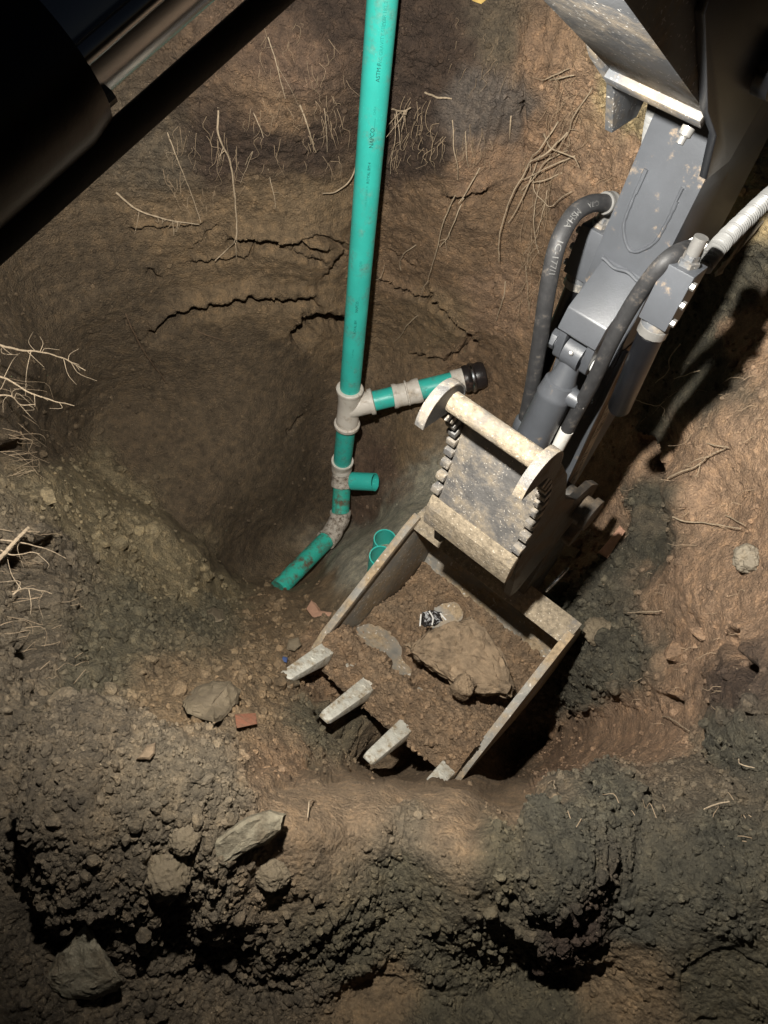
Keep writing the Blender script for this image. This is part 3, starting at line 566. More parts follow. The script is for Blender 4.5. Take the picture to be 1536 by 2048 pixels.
tc = EP('thumb_cylinder', lathe(cyp(.22), cyp(1.35), [(0,.03),(.02,.045),(.10,.049),(.12,.051),(.13,.049),(.9,.049),(1,.046)], 36), 'paint')
EP('cylinder_eye', join([cyl(G(1.50,-.027,-1.335), G(1.50,.024,-1.335), .040, 32), lathe(cyp(.03), cyp(.30), [(0,.026),(.5,.032),(1,.046)], 24)]), 'paint', tc)
EP('port_boss', join([lathe(cyp(.30) + WV * .035, cyp(.30) + WV * .07 , [(0,.028),(1,.022)], 20)]), 'paint', tc)
EP('port_nut', cyl(cyp(.30) + WV * .066, cyp(.30) + WV * .09, .014, 6), 'zinc', tc, .001)
band = EP('hose_clamp', lathe(cyp(.80), cyp(.86), [(0,.0495),(.1,.0515),(.9,.0515),(1,.0495)], 36), 'zinc', tc)
EP('clamp_screw', obox(cyp(.83) - SV * .050 - WV * .012, WV * .022, SV * .005, np.array([0,0,.009])), 'zinc', band, .002)
EP('grease_fitting', lathe(G(1.468,.0,-1.318), G(1.455,.0,-1.305), [(0,.006),(.6,.006),(.7,.004),(1,.004)], 10), 'zinc', tc)
# ---- hoses
def hose(pts, r, mat, parent, rib=0.0, n=90, name='hydraulic_hose'):
    P = spline(pts, n if not rib else 260); rr = np.full(len(P), r)
    if rib: rr = rr + rib * np.sin(np.arange(len(P)) * 1.5)
    return EP(name, tube(P, rr, 20), mat, parent), P
HL = [GP(1218,406,-.115), GP(1180,408,-.13), GP(1145,432,-.135), GP(1115,490,-.12), GP(1097,570,-.105), GP(1080,680,-.09), GP(1063,780,-.078), GP(1048,850,-.07)]
h1o, HP1 = hose(HL, .0205, 'rubber', ex_)
HRp = [GP(1398,498,.13), GP(1368,500,.135), GP(1325,528,.125), GP(1270,600,.10), GP(1225,680,.088), GP(1190,755,.08), GP(1150,830,.068), GP(1120,885,.06), GP(1105,915,.055)]
h2o, HP2 = hose(HRp, .0185, 'rubber', ex_)
EP('hose_sleeve', tube(HP2[72:81], .0195, 20), 'whitetape', h2o)
EP('hose_end', lathe(HP1[-1] + np.array([0,0,.03]), HP1[-1] - np.array([0,0,.05]), [(0,.024),(.1,.03),(.5,.032),(1,.028)], 24), 'paint', h1o)
for hp, ho in ((HP1, h1o), (HP2, h2o)):
    d = hp[0] - hp[2]; d /= np.linalg.norm(d)
    EP('hose_crimp', lathe(hp[3], hp[0] + d * .015, [(0,.0255),(.15,.027),(.3,.0255),(.45,.027),(.6,.0245),(.7,.027),(.85,.027),(1,.02)], 24), 'zinc', ho)
    EP('hose_elbow', tube(spline([hp[0], hp[0] + d * .03, hp[0] + d * .045 + np.array([0,0,-.02]), hp[0] + d * .045 + np.array([0,0,-.06])], 10), .019, 18), 'zinc', ho)
def hose_print(body, P, i0, size, r):
    V, Fc = text_verts(body); D = np.concatenate([[0], np.cumsum(np.linalg.norm(np.diff(P, axis=0), axis=1))]); T = np.gradient(P, axis=0); T /= np.linalg.norm(T, axis=1)[:, None]; out = []
    for x, y, _ in V:
        a = D[i0] + x * size; c = np.array([np.interp(a, D, P[:, k]) for k in range(3)]); t = np.array([np.interp(a, D, T[:, k]) for k in range(3)]); t /= np.linalg.norm(t)
        ez_ = ORG - c; ez_ -= t * ez_.dot(t); ez_ /= np.linalg.norm(ez_); ex2 = np.cross(ez_, t); an = (y - .35) * size / r + .18
        out.append(c + (r + .0012) * (math.cos(an) * ez_ + math.sin(an) * ex2))
    return mesh_obj('printed_lettering', out, Fc, 'ink_white', h1o, smooth=False)
hose_print('C-7A', HP1, 12, .016, .0205); hose_print('MSHA', HP1, 24, .021, .0205); hose_print('IC-177/1', HP1, 37, .020, .0205)
wl = [GP(1405,535,.17), GP(1440,490,.17), GP(1490,440,.17), GP(1560,375,.17), GP(1700,260,.17)]
hose(wl, .019, 'ribbed', ex_, .0032, name='ribbed_hose_sleeve'); hose([GP(1296,330,-.088), GP(1302,270,-.09), GP(1312,215,-.09), GP(1330,120,-.09)], .017, 'ribbed', ex_, .002, name='ribbed_hose_sleeve')
# ---- valve blocks either side of the arm
AD = np.array([.045, -.30]); AD /= np.linalg.norm(AD); adir = -SV * .13 + np.array([0, 0, -.99]); adir /= np.linalg.norm(adir); sdir = np.cross(WV, adir); sdir /= np.linalg.norm(sdir)
def valve(c, sgn):
    vb = EP('valve_block', obox(c, adir * .068, WV * .034, sdir * .036), 'paint', ex_, .004)
    EP('valve_neck', lathe(c + adir * .066, c + adir * .085, [(0,.030),(.7,.032),(1,.032)], 24), 'paint_dirty', vb)
    EP('valve_nut', lathe(c + adir * .084, c + adir * .108, [(0,.031),(.1,.034),(.9,.034),(1,.031)], 12), 'zinc', vb)
    EP('valve_cap', lathe(c - adir * .066, c - adir * .092, [(0,.024),(.5,.024),(.55,.017),(1,.017)], 6), 'paint_dirty', vb)
    EP('valve_stem', lathe(c - adir * .088, c - adir * .13, [(0,.015),(1,.015)], 12), 'zinc', vb)
    for k in (-.045, 0, .045): EP('valve_bolt', cyl(c + adir * k + WV * sgn * .032 - sdir * .025, c + adir * k + WV * sgn * .043 - sdir * .025, .009, 6), 'zinc', vb)
    return vb
vr_c = GP(1345, 585, .165); vl_c = GP(1180, 500, -.128)
vR = valve(vr_c, 1); vL = valve(vl_c, -1)
EP('black_tube', cyl(vr_c + adir * .10, GP(1238, 815, .145), .030, 28), 'black', vR, .006)
EP('black_tube', cyl(vl_c + adir * .10, vl_c + adir * .45, .026, 24), 'black', vL, .004)
# ---- thumb
thumb = EP('thumb', strip([(1.252,-1.50),(1.240,-1.62),(1.216,-1.80),(1.210,-1.83)], -.135, .135, .018), 'steel', ex_, .003)
EP('thumb_toe', strip([(1.206,-1.822),(1.190,-1.860),(1.188,-1.905),(1.190,-1.945)], -.158, .158, .034), 'steelmud', thumb, .003, True, 18)
prof_back = [(1.315,-1.53),(1.40,-1.72),(1.52,-1.84),(1.62,-1.86),(1.70,-1.93),(1.69,-2.01),(1.60,-2.07),(1.46,-2.12),(1.34,-2.18),(1.29,-2.15),(1.27,-2.04),(1.245,-1.94),(1.225,-1.86)]
ser = spline([(1.214,-1.80),(1.235,-1.68),(1.238,-1.575),(1.205,-1.475),(1.150,-1.405)], 19)
cap_ = [(1.135 + .078 * math.cos(a), -1.392 + .082 * math.sin(a)) for a in np.linspace(math.radians(178), math.radians(5), 20)]
base_line = [tuple(p + np.array([.012, 0])) for p in ser]
plate_prof = [(1.225,-1.86)] + base_line + cap_ + prof_back[:-1]
for w0 in (-.160, .135):
    sd = EP('thumb_side_plate', prism(plate_prof, w0, w0 + .025), 'steeldark', thumb, .0)
    for k in range(0, 18, 2):                      # serrations along the gripping edge
        a, b = ser[k], ser[min(k + 1, 18)]; m_ = (a + b) / 2; t_ = (b - a); t_ /= np.linalg.norm(t_); n_ = np.array([-t_[1], t_[0]]); n_ *= -1 if n_[0] > 0 else 1
        q = [m_ - t_ * .0125 - n_ * .012, m_ - t_ * .012 + n_ * .017, m_ + t_ * .010 + n_ * .017, m_ + t_ * .0125 - n_ * .012]
        EP('grip_serration', prism([tuple(x) for x in q], w0 - .002, w0 + .027), 'steel', sd, .002)
    rim = [(1.135 + .083 * math.cos(a), -1.392 + .087 * math.sin(a)) for a in np.linspace(math.radians(178), math.radians(-5), 24)]
    EP('wear_rim', strip(rim, w0 - .001, w0 + .026, -.006), 'steel', sd, .001)
EP('cross_tube', cyl(G(1.165,-.136,-1.372), G(1.165,.136,-1.372), .028, 32), 'steelmud', thumb)
EP('thumb_pin', join([cyl(G(1.60,-.20,-1.955), G(1.60,.20,-1.955), .046, 32), cyl(G(1.60,.19,-1.955), G(1.60,.215,-1.955), .058, 32)]), 'steeldark', thumb, .004)
EP('thumb_web', prism([(1.26,-1.60),(1.36,-1.72),(1.45,-1.86),(1.40,-1.95),(1.24,-1.84)], -.02, .02), 'steeldark', thumb, .003)
# ---- bucket
A_ = (1.50,-2.445); T_ = (.965,-2.775)
shell = [(.985,-2.80),(1.10,-2.868),(1.22,-2.935),(1.32,-2.985),(1.42,-3.005),(1.53,-2.985),(1.62,-2.91),(1.665,-2.80),(1.66,-2.68),(1.61,-2.56),(1.545,-2.485),(1.50,-2.455)]
bucket = EP('bucket', strip(shell, -.352, .352, -.016), 'bucket', ex_, .0, auto=50)
sp_prof = [T_, (1.02,-2.71), (1.44,-2.46), A_, (1.53,-2.455)] + [(s + .008, z - .008) for s, z in shell[::-1][1:]] 
for w0 in (-.366, .352):
    sdp = EP('bucket_side', prism(sp_prof, w0 - (.006 if w0 < 0 else 0), w0 + (.014 if w0 < 0 else .020)), 'bucket', bucket, .001)
    EP('side_cutter', strip([(.945,-2.80),(1.0,-2.735),(1.44,-2.473),(1.50,-2.45)], w0 - .008, w0 + .022, .034), 'bucket', sdp, .002)
EP('top_bar', strip([(1.455,-2.468),(1.50,-2.435),(1.555,-2.43)], -.37, .37, -.030), 'steelmud', bucket, .006)
EP('bucket_lip', prism([(.955,-2.772),(.985,-2.80),(1.09,-2.864),(1.11,-2.852),(.99,-2.776),(.965,-2.760)], -.351, .351), 'tooth', bucket, .002)
for k, wc in enumerate((-.315, -.105, .105, .315)):
    a = np.array([1.02,-2.825]); d2 = np.array([-.845,.535]); n2 = np.array([.535,.845])
    def tp_(t, h, w): q = a + d2 * t + n2 * h; return G(q[0], w, q[1])
    sec = [(-.04,.045,-.02,.038),(.09,.050,-.022,.038),(.097,.043,-.018,.031),(.104,.044,-.016,.035),(.16,.040,-.010,.033),(.345,.020,-.004,.026),(.365,.011,.002,.021)]
    V, Fc = [], []
    for (t, hi, lo2, hw) in sec: V += [tp_(t, lo2, wc - hw), tp_(t, lo2, wc + hw), tp_(t, hi, wc + hw * .9), tp_(t, hi, wc - hw * .9)]
    for i in range(len(sec) - 1):
        for j in range(4): Fc.append((i * 4 + j, i * 4 + (j + 1) % 4, (i + 1) * 4 + (j + 1) % 4, (i + 1) * 4 + j))
    Fc += [(3, 2, 1, 0), tuple(range(len(V) - 4, len(V)))]
    to = EP('bucket_tooth', (V, Fc), 'tooth', bucket, .004)
    def on_top(t, w, up=.001):
        h = np.interp(t, [.10,.16,.345], [.044,.040,.020]) + up; return tp_(t, h, wc + w)
    for (t0, t1, ww) in ((.125,.20,.022),):     # raised casting mark: a small frame with an S-shaped curl
        EP('casting_mark', tube(spline([on_top(t0 + .01, -ww * .6), on_top(t0, 0), on_top(t0 + .015, ww * .7), on_top((t0 + t1) / 2, 0), on_top(t1 - .015, -ww * .7), on_top(t1, 0), on_top(t1 - .01, ww * .6)], 26), .0022, 6), 'tooth', to)
for wc in (-.13, .13):
    EP('bucket_ear', prism([(1.50,-2.43),(1.54,-2.25),(1.60,-2.09),(1.68,-2.06),(1.76,-2.15),(1.78,-2.30),(1.68,-2.60),(1.60,-2.52)], wc - .014, wc + .014), 'steeldark', bucket, .003)
EP('bucket_pin', cyl(G(1.62,-.19,-2.13), G(1.62,.19,-2.13), .036), 'steeldark', bucket, .003)
EP('pin_ring', (lambda P: tube(np.vstack([P, P[:1]]), .0045, 8, False))(np.array([G(1.555 + .055 * math.cos(a), .215 + .01 * math.sin(a), -2.30 + .055 * math.sin(a)) for a in np.linspace(0, 2 * math.pi, 36)[:-1]])), 'chrome', bucket)
EP('linkage_bar', prism([(1.74,-2.2),(1.80,-2.1),(1.98,-1.5),(1.94,-1.46),(1.74,-2.1)], -.05, .05), 'steeldark', ex_, .003)
# ---- work lamp on the boom's underside: what lights the pit
hd = (LT - LP) / np.linalg.norm(LT - LP)
wlm = EP('work_lamp', lathe(LP - hd * .10, LP - hd * .028, [(0,.02),(.3,.04),(1,.05)], 28), 'black', boom)
EP('lamp_lens', lathe(LP - hd * .030, LP - hd * .026, [(0,.046),(1,.046)], 28), lens_mat, wlm)
EP('lamp_bracket', tube([LP - hd * .09, LP - hd * .1 + np.array([0,0,.1]), G(.34,.04,.10)], .012, 10), 'black', wlm)

# ================================================================== LOOSE SOIL IN THE BUCKET, ROCKS, DEBRIS
def floor_z(s): return np.interp(s, [.955,.985,1.10,1.22,1.32,1.42,1.53,1.62,1.665], [-2.775,-2.80,-2.868,-2.935,-2.985,-3.005,-2.985,-2.91,-2.80])
gs, gw = np.linspace(.90, 1.60, 170), np.linspace(-.348, .348, 170); SS, WW = np.meshgrid(gs, gw, indexing='ij'); s_, w_ = SS.ravel(), WW.ravel()
base = np.array([G(a, b, 0) for a, b in zip(s_, w_)])
q = np.column_stack([s_, w_, np.zeros(len(s_))])
fill = .06 - .045 * np.clip((s_ - 1.30) / .15, 0, 1) + .10 * np.clip((w_ - .05) / .3, 0, 1) * np.clip((1.35 - s_) / .2, 0, 1) + .045 * fbm(q, 5, 3) + .022 * fbm(q, 22, 3, .6, True)
def dip(px, py, sx, depth):
    r = ray(px, py); zf = -2.88; p = r * (zf / r[2]); a, b = p @ SV, p @ WV - C0
    return depth * np.exp(-(((s_ - a) ** 2 + (w_ - b) ** 2) / sx ** 2) ** 1.5)
fill -= dip(750, 1268, .09, .16) + dip(785, 1290, .06, .13) + dip(805, 1335, .055, .13) + dip(840, 1385, .045, .11) + dip(900, 1215, .07, .12) + dip(700, 1350, .03, .07)
fill = fill + .06 * np.exp(-((s_ - 1.0) / .10) ** 2 - ((w_ - .10) / .16) ** 2); fill = np.where(s_ < .985, fill - (.985 - s_) * .5, fill)
zz = floor_z(s_) + np.maximum(fill, -.012); zz = np.where(s_ > 1.5, np.minimum(zz, floor_z(s_) + .22), zz); zz = np.where((s_ < .975), floor_z(.955) - (.975 - s_) * .9 + fill * .8 - .01, zz)
base[:, 2] = zz + CZ
ij = np.arange(170 * 170).reshape(170, 170); bq = np.stack([ij[:-1, :-1], ij[1:, :-1], ij[1:, 1:], ij[:-1, 1:]], -1).reshape(-1, 4)
mixc = np.clip(.5 + .8 * fbm(q, 4, 2), 0, 1)[:, None]; bc = np.array(LG) * mixc + np.array(BR) * (1 - mixc)
tag(big_mesh('bucket_soil', base, bq, bc, 'soil'), 'brown loose soil spread over the bucket floor', 'soil', kind='stuff')
# crumbs lying in the bucket
def crumbs_at(name, pts, sizes, cols, label, cat):
    V, Fc, C = [], [], []
    for j, (p, s, c) in enumerate(zip(pts, sizes, cols)):
        qm, _ = np.linalg.qr(RNG.normal(size=(3, 3))); V.append((TEMPL[RNG.integers(10)] * s) @ qm.T + p); Fc.append(IF + j * len(IV)); C.append(np.tile(np.array(c) * RNG.uniform(.8, 1.25), (len(IV), 1)))
    return tag(big_mesh(name, np.vstack(V), np.vstack(Fc), np.clip(np.vstack(C), 0, .8), 'crumbs', False), label, cat, kind='stuff')
sel = RNG.choice(len(base), 1500, p=(fill > .02) / (fill > .02).sum())
crumbs_at('bucket_crumbs', base[sel], RNG.uniform(.002, .011, 1500) * RNG.uniform(.5, 1.5, 1500), bc[sel], 'small crumbs of earth lying on the soil in the bucket', 'soil crumbs')

def rock(name, outline, depth, thick, bulge, mat, label, cat='rock', rough=.02, axis=None, tilt=(0, 0), edge=.0, sub=3, group=None, flat=.4):
    """stone with a given outline: a drum of rings about its own axis, then subdivided and roughened"""
    if isinstance(depth, str):
        mx_, my_ = np.mean(outline, 0); lift = float(depth); depth = seen_depth(mx_, my_)
        O = np.array([at(x, y, flat * depth + (1 - flat) * min(max(seen_depth(x, y), depth - .25), depth + .25) - lift) for (x, y) in outline])
    else: O = np.array([at(x, y, depth + tilt[0] * (x - outline[0][0]) / 100 + tilt[1] * (y - outline[0][1]) / 100) for x, y in outline])
    c = O.mean(0)
    ax = (ORG - c); ax /= np.linalg.norm(ax)
    if axis is not None: ax = np.array(axis, float); ax /= np.linalg.norm(ax)
    n = len(O); rings = [(-thick, .75), (-thick * .6, .97), (-thick * .2, 1.0), (bulge * .55, .9), (bulge * .95, .62)]
    V, Fc = [], []
    for h, k in rings: V += [c + (p - c) * k + ax * h for p in O]
    V += [c - ax * thick * 1.05, c + ax * bulge]
    m = len(rings)
    for i in range(m - 1):
        for j in range(n): Fc.append((i * n + j, i * n + (j + 1) % n, (i + 1) * n + (j + 1) % n, (i + 1) * n + j))
    for j in range(n): Fc += [((j + 1) % n, j, m * n), ((m - 1) * n + j, (m - 1) * n + (j + 1) % n, m * n + 1)]
    me = bpy.data.meshes.new(name); me.from_pydata([tuple(v) for v in V], [], Fc); bm = bmesh.new(); bm.from_mesh(me)
    bmesh.ops.triangulate(bm, faces=bm.faces); bmesh.ops.subdivide_edges(bm, edges=bm.edges, cuts=sub, use_grid_fill=True, smooth=.0)
    bm.normal_update(); co = np.array([v.co for v in bm.verts]); no = np.array([v.normal for v in bm.verts]); size = np.linalg.norm(O - c, axis=1).mean()
    d = rough * size / .1 * (.5 * fbm(co, .35 / size, 2) + .35 * fbm(co + 3, 1.1 / size, 3, .55, True) * .6 + .3 * fbm(co + 9, 4 / size, 3, .6) + .14 * fbm(co + 2, 11 / size, 2, .6, True))
    co2 = co + no * d[:, None]
    for v, p in zip(bm.verts, co2): v.co = p
    bm.to_mesh(me); bm.free()
    return tag(finish(name, me, mat, None, True, 0, 28), label, cat, group)
def earth_lump(name, px, py, r, squash, mat, label, cat='clod', lift=.3, depth=None, seed=0):
    LV, LF = ico(5); q = LV * (1 + .45 * fbm(LV + seed, .9, 2)[:, None] + .22 * fbm(LV + seed, 2.4, 3, .6, True)[:, None] + .10 * fbm(LV + seed, 7, 3, .65)[:, None]) * np.array(squash)
    c = surf(px, py, r * lift) if depth is None else at(px, py, depth)
    return tag(mesh_obj(name, q * r + c, LF, mat, None, True, 0, 80), label, cat)
rock('rock', [(796,1285),(846,1254),(890,1238),(944,1222),(984,1256),(1018,1308),(1044,1376),(1030,1404),(962,1406),(900,1378),(844,1340),(806,1308)], 2.90, .13, .05, 'rockb', 'large flat ochre rock lying in the bucket', axis=(-.25,-.25,1), rough=.03, tilt=(.0,-.09), sub=5)
earth_lump('rock', 927, 1373, .043, (.75, .75, 1.2), 'rockb', 'small upright tan stone leaning on the big rock in the bucket', 'rock', depth=2.80, seed=31)
rock('rock', [(352,1402),(385,1368),(425,1353),(465,1355),(488,1378),(482,1410),(455,1440),(430,1450),(395,1440),(362,1425)], '.07', .12, .05, 'rockg', 'grey brown boulder half sunk beside the orange brick piece', rough=.02)
rock('rock', [(385,1730),(405,1690),(450,1655),(500,1625),(545,1612),(578,1625),(572,1660),(540,1690),(490,1712),(440,1745),(405,1760)], '.02', .08, .03, 'rockgreen', 'long pale topped rock jutting from the near crumbly bank', rough=.018, flat=.7, sub=4)
rock('rock', [(78,1960),(100,1915),(140,1870),(172,1835),(195,1860),(225,1915),(258,1965),(235,1990),(195,2005),(140,2015),(95,1995)], '.045', .08, .03, 'rockgreen', 'triangular grey green slab at the bottom left', rough=.02, sub=5, flat=.85)
earth_lump('clod', 333, 1738, .03, (1, 1, .9), 'rockg', 'rough earth clod left of the long pale rock', seed=4)
earth_lump('clod', 545, 1742, .024, (1, .9, 1), 'rockg', 'rough earth clod right of the long pale rock', seed=9)
earth_lump('clod', 367, 1675, .02, (1, .9, .9), 'rockg', 'small round clod above the left rough clod', seed=15)
rock('rock', [(408,1222),(425,1212),(448,1220),(452,1240),(432,1248),(412,1240)], '.03', .05, .03, 'rockg', 'grey stone on the slope above the boulder', rough=.02, sub=2)
earth_lump('rock', 1503, 1122, .03, (1, 1, 1), 'pale', 'pale rounded stone stuck in the right wall', 'rock', seed=41)
earth_lump('clod', 1205, 1264, .045, (1, .9, .8), 'rockg', 'dark clod on the slope right of the bucket', seed=22)
rock('rock', [(1425,560),(1462,500),(1495,430),(1536,375),(1560,380),(1560,410),(1510,470),(1460,530)], '.02', .10, .03, 'pale', 'pale yellow rock behind the white ribbed hose', rough=.02)
rock('rock', [(270,1520),(292,1490),(313,1483),(312,1508),(300,1522)], '.015', .03, .015, 'rockb', 'tan wedge shaped stone behind the near crumbly bank', rough=.015, sub=2)
rock('rock', [(570,1300),(575,1278),(598,1272),(605,1290),(590,1305)], '.03', .03, .02, 'rockg', 'angular stone just behind the left bucket tooth', rough=.015, sub=2)
rock('rock', [(563,1370),(575,1356),(598,1358),(600,1372),(585,1378)], '.02', .03, .015, 'rockg', 'flat stone below the left bucket tooth', rough=.02, sub=2)
rock('rock', [(1110,1090),(1140,1080),(1165,1100),(1150,1120),(1118,1115)], '.03', .04, .02, 'rockb', 'brown stone under the thumb pin by the right wall', rough=.02, sub=2)
rock('pipe_shard', [(612,1218),(622,1200),(630,1205),(642,1222),(668,1226),(655,1240),(632,1245)], '.04', .012, .012, 'clay', 'pink clay pipe shard beside the left bucket edge', 'shard', rough=.006, sub=2)
rock('pipe_shard', [(1195,1105),(1240,1050),(1252,1062),(1215,1118)], '.04', .015, .008, 'clay', 'broken clay pipe piece on the right slope above dark soil', 'shard', rough=.006, sub=2)
# brick piece: a broken block with flat faces
bx = [(469,1428),(512,1426),(515,1448),(473,1457)]; Bq = np.array([at(x, y, seen_depth(x, y) - .05) for x, y in bx]); bdn = ray(490, 1440) * .06
V = np.vstack([Bq, Bq + bdn]); tag(mesh_obj('brick_piece', V, [(0,1,2,3),(7,6,5,4),(0,4,5,1),(1,5,6,2),(2,6,7,3),(3,7,4,0)], 'brick', None, True, .004), 'broken orange brick piece lying beside the boulder', 'brick')
rock('plastic_scrap', [(838,1250),(842,1222),(862,1215),(885,1222),(892,1245),(870,1255),(848,1256)], 2.93, .03, .012, 'scrap', 'crumpled black plastic scrap behind the big rock in the bucket', 'scrap', rough=.05, sub=2)
for k, pp in enumerate(([(840,1252),(842,1228)],[(858,1222),(866,1236),(864,1250)],[(880,1226),(892,1240)])):
    P = spline([at(x, y, 2.88) for x, y in pp], 8); tag(mesh_obj('scrap_strip', *tube(P, .003, 6), 'whitetape'), ['white strip at the left edge of the black scrap','white crease strip across the middle of the black scrap','white strip at the right edge of the black scrap'][k], 'scrap strip')
rock('plastic_scrap', [(562,1322),(566,1312),(576,1315),(574,1326)], '.03', .006, .004, 'blue', 'tiny blue plastic scrap by the left bucket tooth', 'scrap', rough=.01, sub=1)
# yellow leaf at the rim
lf = [surf(x, y, .012) for x, y in ((935,-6),(945,4),(962,10),(978,-2),(968,-14),(950,-10))]; lfc = np.mean(lf, 0) + np.array([0, -.012, .01])
lv = np.array(lf + [lfc]); lv2 = lv + np.array([0, .0015, .0005]); n6 = 6
tag(mesh_obj('fallen_leaf', np.vstack([lv, lv2]), [(i, (i + 1) % 6, 6) for i in range(6)] + [(7 + (i + 1) % 6, 7 + i, 13) for i in range(6)] + [(i, (i + 1) % 6, 7 + (i + 1) % 6, 7 + i) for i in range(6)], 'leaf'), 'curled yellow leaf at the top of the cut face', 'leaf')

# ================================================================== ROOTS
def root(pts, r0, r1, label, mat='root', off=.012, depth=None, twigs=0, wob=.004, group=None, name='root'):
    P = []
    for k, p in enumerate(pts):
        if len(p) == 3: P.append(at(*p))
        else: P.append(surf(p[0], p[1], off * (1 if 0 < k else .0)))
    n = max(14, len(pts) * 8); C = spline(P, n); C = C + wob * np.column_stack([perlin(C * 25 + k * 13) for k in (1, 2, 3)])
    r0, r1 = r0 * .58, r1 * .5; geo = [tube(C, np.linspace(r0, r1, n) * (1 + .15 * np.sin(np.arange(n) * 1.9)), 7)]
    for t in range(twigs):
        i = RNG.integers(n // 5, n - 3); d = RNG.normal(size=3) * .5 + np.array([0, -.2, -.5]); ln = RNG.uniform(.03, .09)
        Q = spline([C[i], C[i] + d * ln * .5 + RNG.normal(size=3) * .008, C[i] + d * ln + RNG.normal(size=3) * .012], 8); geo.append(tube(Q, np.linspace(r1 * .8, r1 * .3, 8), 5))
    return tag(mesh_obj(name, *join(geo), mat), label, 'root', group)
root([(437,215),(440,260),(462,315),(470,380),(474,440),(472,470),(455,490),(430,512)], .007, .0045, 'thick pale root hanging straight down the left back wall', off=.03, twigs=4)
root([(232,385),(270,410),(320,428),(360,436),(398,440)], .0075, .004, 'pale branching root running sideways below the lift cylinder', off=.03, twigs=10)
root([(715,316),(690,345),(660,372),(634,376)], .006, .0045, 'bare pale root sticking out left of the green pipe', off=.05)
root([(600,210),(612,245),(622,280),(628,298)], .006, .003, 'short pale root pointing down left of the pipe top', off=.02)
root([(645,200),(648,240),(650,298)], .0035, .002, 'thin twin root just left of the green pipe', off=.02, twigs=2)
root([(335,265),(350,300),(368,345),(385,390),(402,440)], .004, .0025, 'long thin root hanging beside the black cylinder edge', off=.02, twigs=6)
root([(505,220),(520,245),(528,268)], .004, .002, 'short hooked root on the dark band of the left wall', off=.02)
root([(535,335),(545,375),(552,410)], .004, .002, 'thin root between the hanging root and green pipe', off=.02, twigs=2)
root([(490,330),(500,305),(505,300),(482,360)], .003, .002, 'forked hair root right of the hanging root', off=.02)
root([(535,75),(552,120),(570,190)], .004, .002, 'thin root near the top left of the back wall', off=.02, twigs=3)
root([(250,625),(265,660),(290,705),(335,765)], .007, .004, 'dark root lying on the dim left wall', 'rootdark', off=.01)
root([(395,663),(420,670),(455,682)], .007, .004, 'short broken brown root under the long ledge', 'rootdark', off=.01)
root([(850,185),(880,188),(908,192)], .0065, .006, 'straight cut root stub right of the pipe', off=.03)
root([(783,218),(810,208),(828,202)], .006, .005, 'stub root with fibres touching the green pipe', off=.04, twigs=8)
root([(1100,160),(1130,148),(1160,143)], .006, .004, 'short pale root stub below the boom neck', off=.03)
root([(1085,165),(1100,150),(1130,138),(1150,130)], .004, .003, 'crooked root above the pale stub below the boom', off=.03, twigs=2)
root([(1185,175),(1160,220),(1150,250),(1140,265)], .004, .003, 'steep root beside the white ribbed sleeve', off=.04, twigs=4)
root([(1135,265),(1110,280),(1070,300),(1050,330),(1025,370),(1012,420),(1006,460),(1008,500)], .006, .0035, 'longest bowed root dangling from the root tangle', off=.09)
root([(1088,268),(1120,275),(1160,290),(1176,300),(1186,320)], .006, .003, 'stout root arching right over the tangle', off=.07)
root([(1119,240),(1095,270),(1068,300),(1066,325)], .0055, .003, 'root slanting down left from the tangle top', off=.07)
root([(1150,312),(1110,318),(1075,335),(1045,345)], .005, .003, 'level root in the middle of the tangle', off=.08)
root([(1135,300),(1100,310),(1080,340),(1045,370)], .005, .003, 'lower slanting root in the tangle', off=.06)
root([(1124,345),(1100,350),(1070,355)], .005, .004, 'blunt root stub at the foot of the tangle', off=.06)
root([(1070,335),(1072,370),(1095,395),(1112,405),(1140,385),(1160,375)], .004, .003, 'looping root that curls right towards the hose', off=.05)
root([(1080,360),(1073,420),(1075,460),(1085,500)], .004, .002, 'hanging root right of the longest root', off=.04, twigs=6)
root([(1095,380),(1088,430),(1075,460)], .0035, .002, 'kinked root close to the left hydraulic hose', off=.03, twigs=6)
root([(1080,310),(1060,360),(1040,400),(1022,430)], .005, .003, 'root falling parallel to the longest one', off=.07)
root([(1052,530),(1058,570),(1062,610),(1063,640)], .003, .0015, 'fine thread root below the tangle by the hose', off=.02)
root([(1011,562),(1010,590),(1000,620),(995,635)], .0045, .003, 'short curved root alone on the lower right face', off=.02)
root([(832,490),(815,500),(805,520),(808,535)], .004, .003, 'small hooked root right of the pipe at mid height', off=.025)
root([(836,630),(820,645),(808,665),(792,680)], .0045, .003, 'small slanting root above the branch pipe', off=.025)
root([(770,530),(758,528),(738,536)], .0035, .002, 'tiny root crossing in front of the green pipe edge', off=.09)
root([(905,240),(912,290),(918,320),(920,350)], .004, .002, 'straight root hanging on the dark topsoil', off=.03)
root([(930,260),(934,300),(938,325)], .004, .002, 'second straight root on the dark topsoil', off=.03)
root([(928,395),(918,430),(905,465),(890,485)], .005, .003, 'forked root dropping out of the dark notch', off=.04, twigs=3)
root([(910,390),(895,440),(885,490),(870,540),(866,560)], .0045, .002, 'long root falling left from the dark notch', off=.04, twigs=4)
root([(960,335),(945,350),(935,375),(925,392)], .005, .004, 'root entering the dark notch from above right', off=.05)
root([(790,225),(795,270),(788,310),(786,340)], .004, .0015, 'wavy root hanging beside the pipe shadow', off=.03)
root([(1022,230),(1019,255),(1018,275)], .006, .002, 'pointed root sliver on the smooth grey scrape', off=.015)
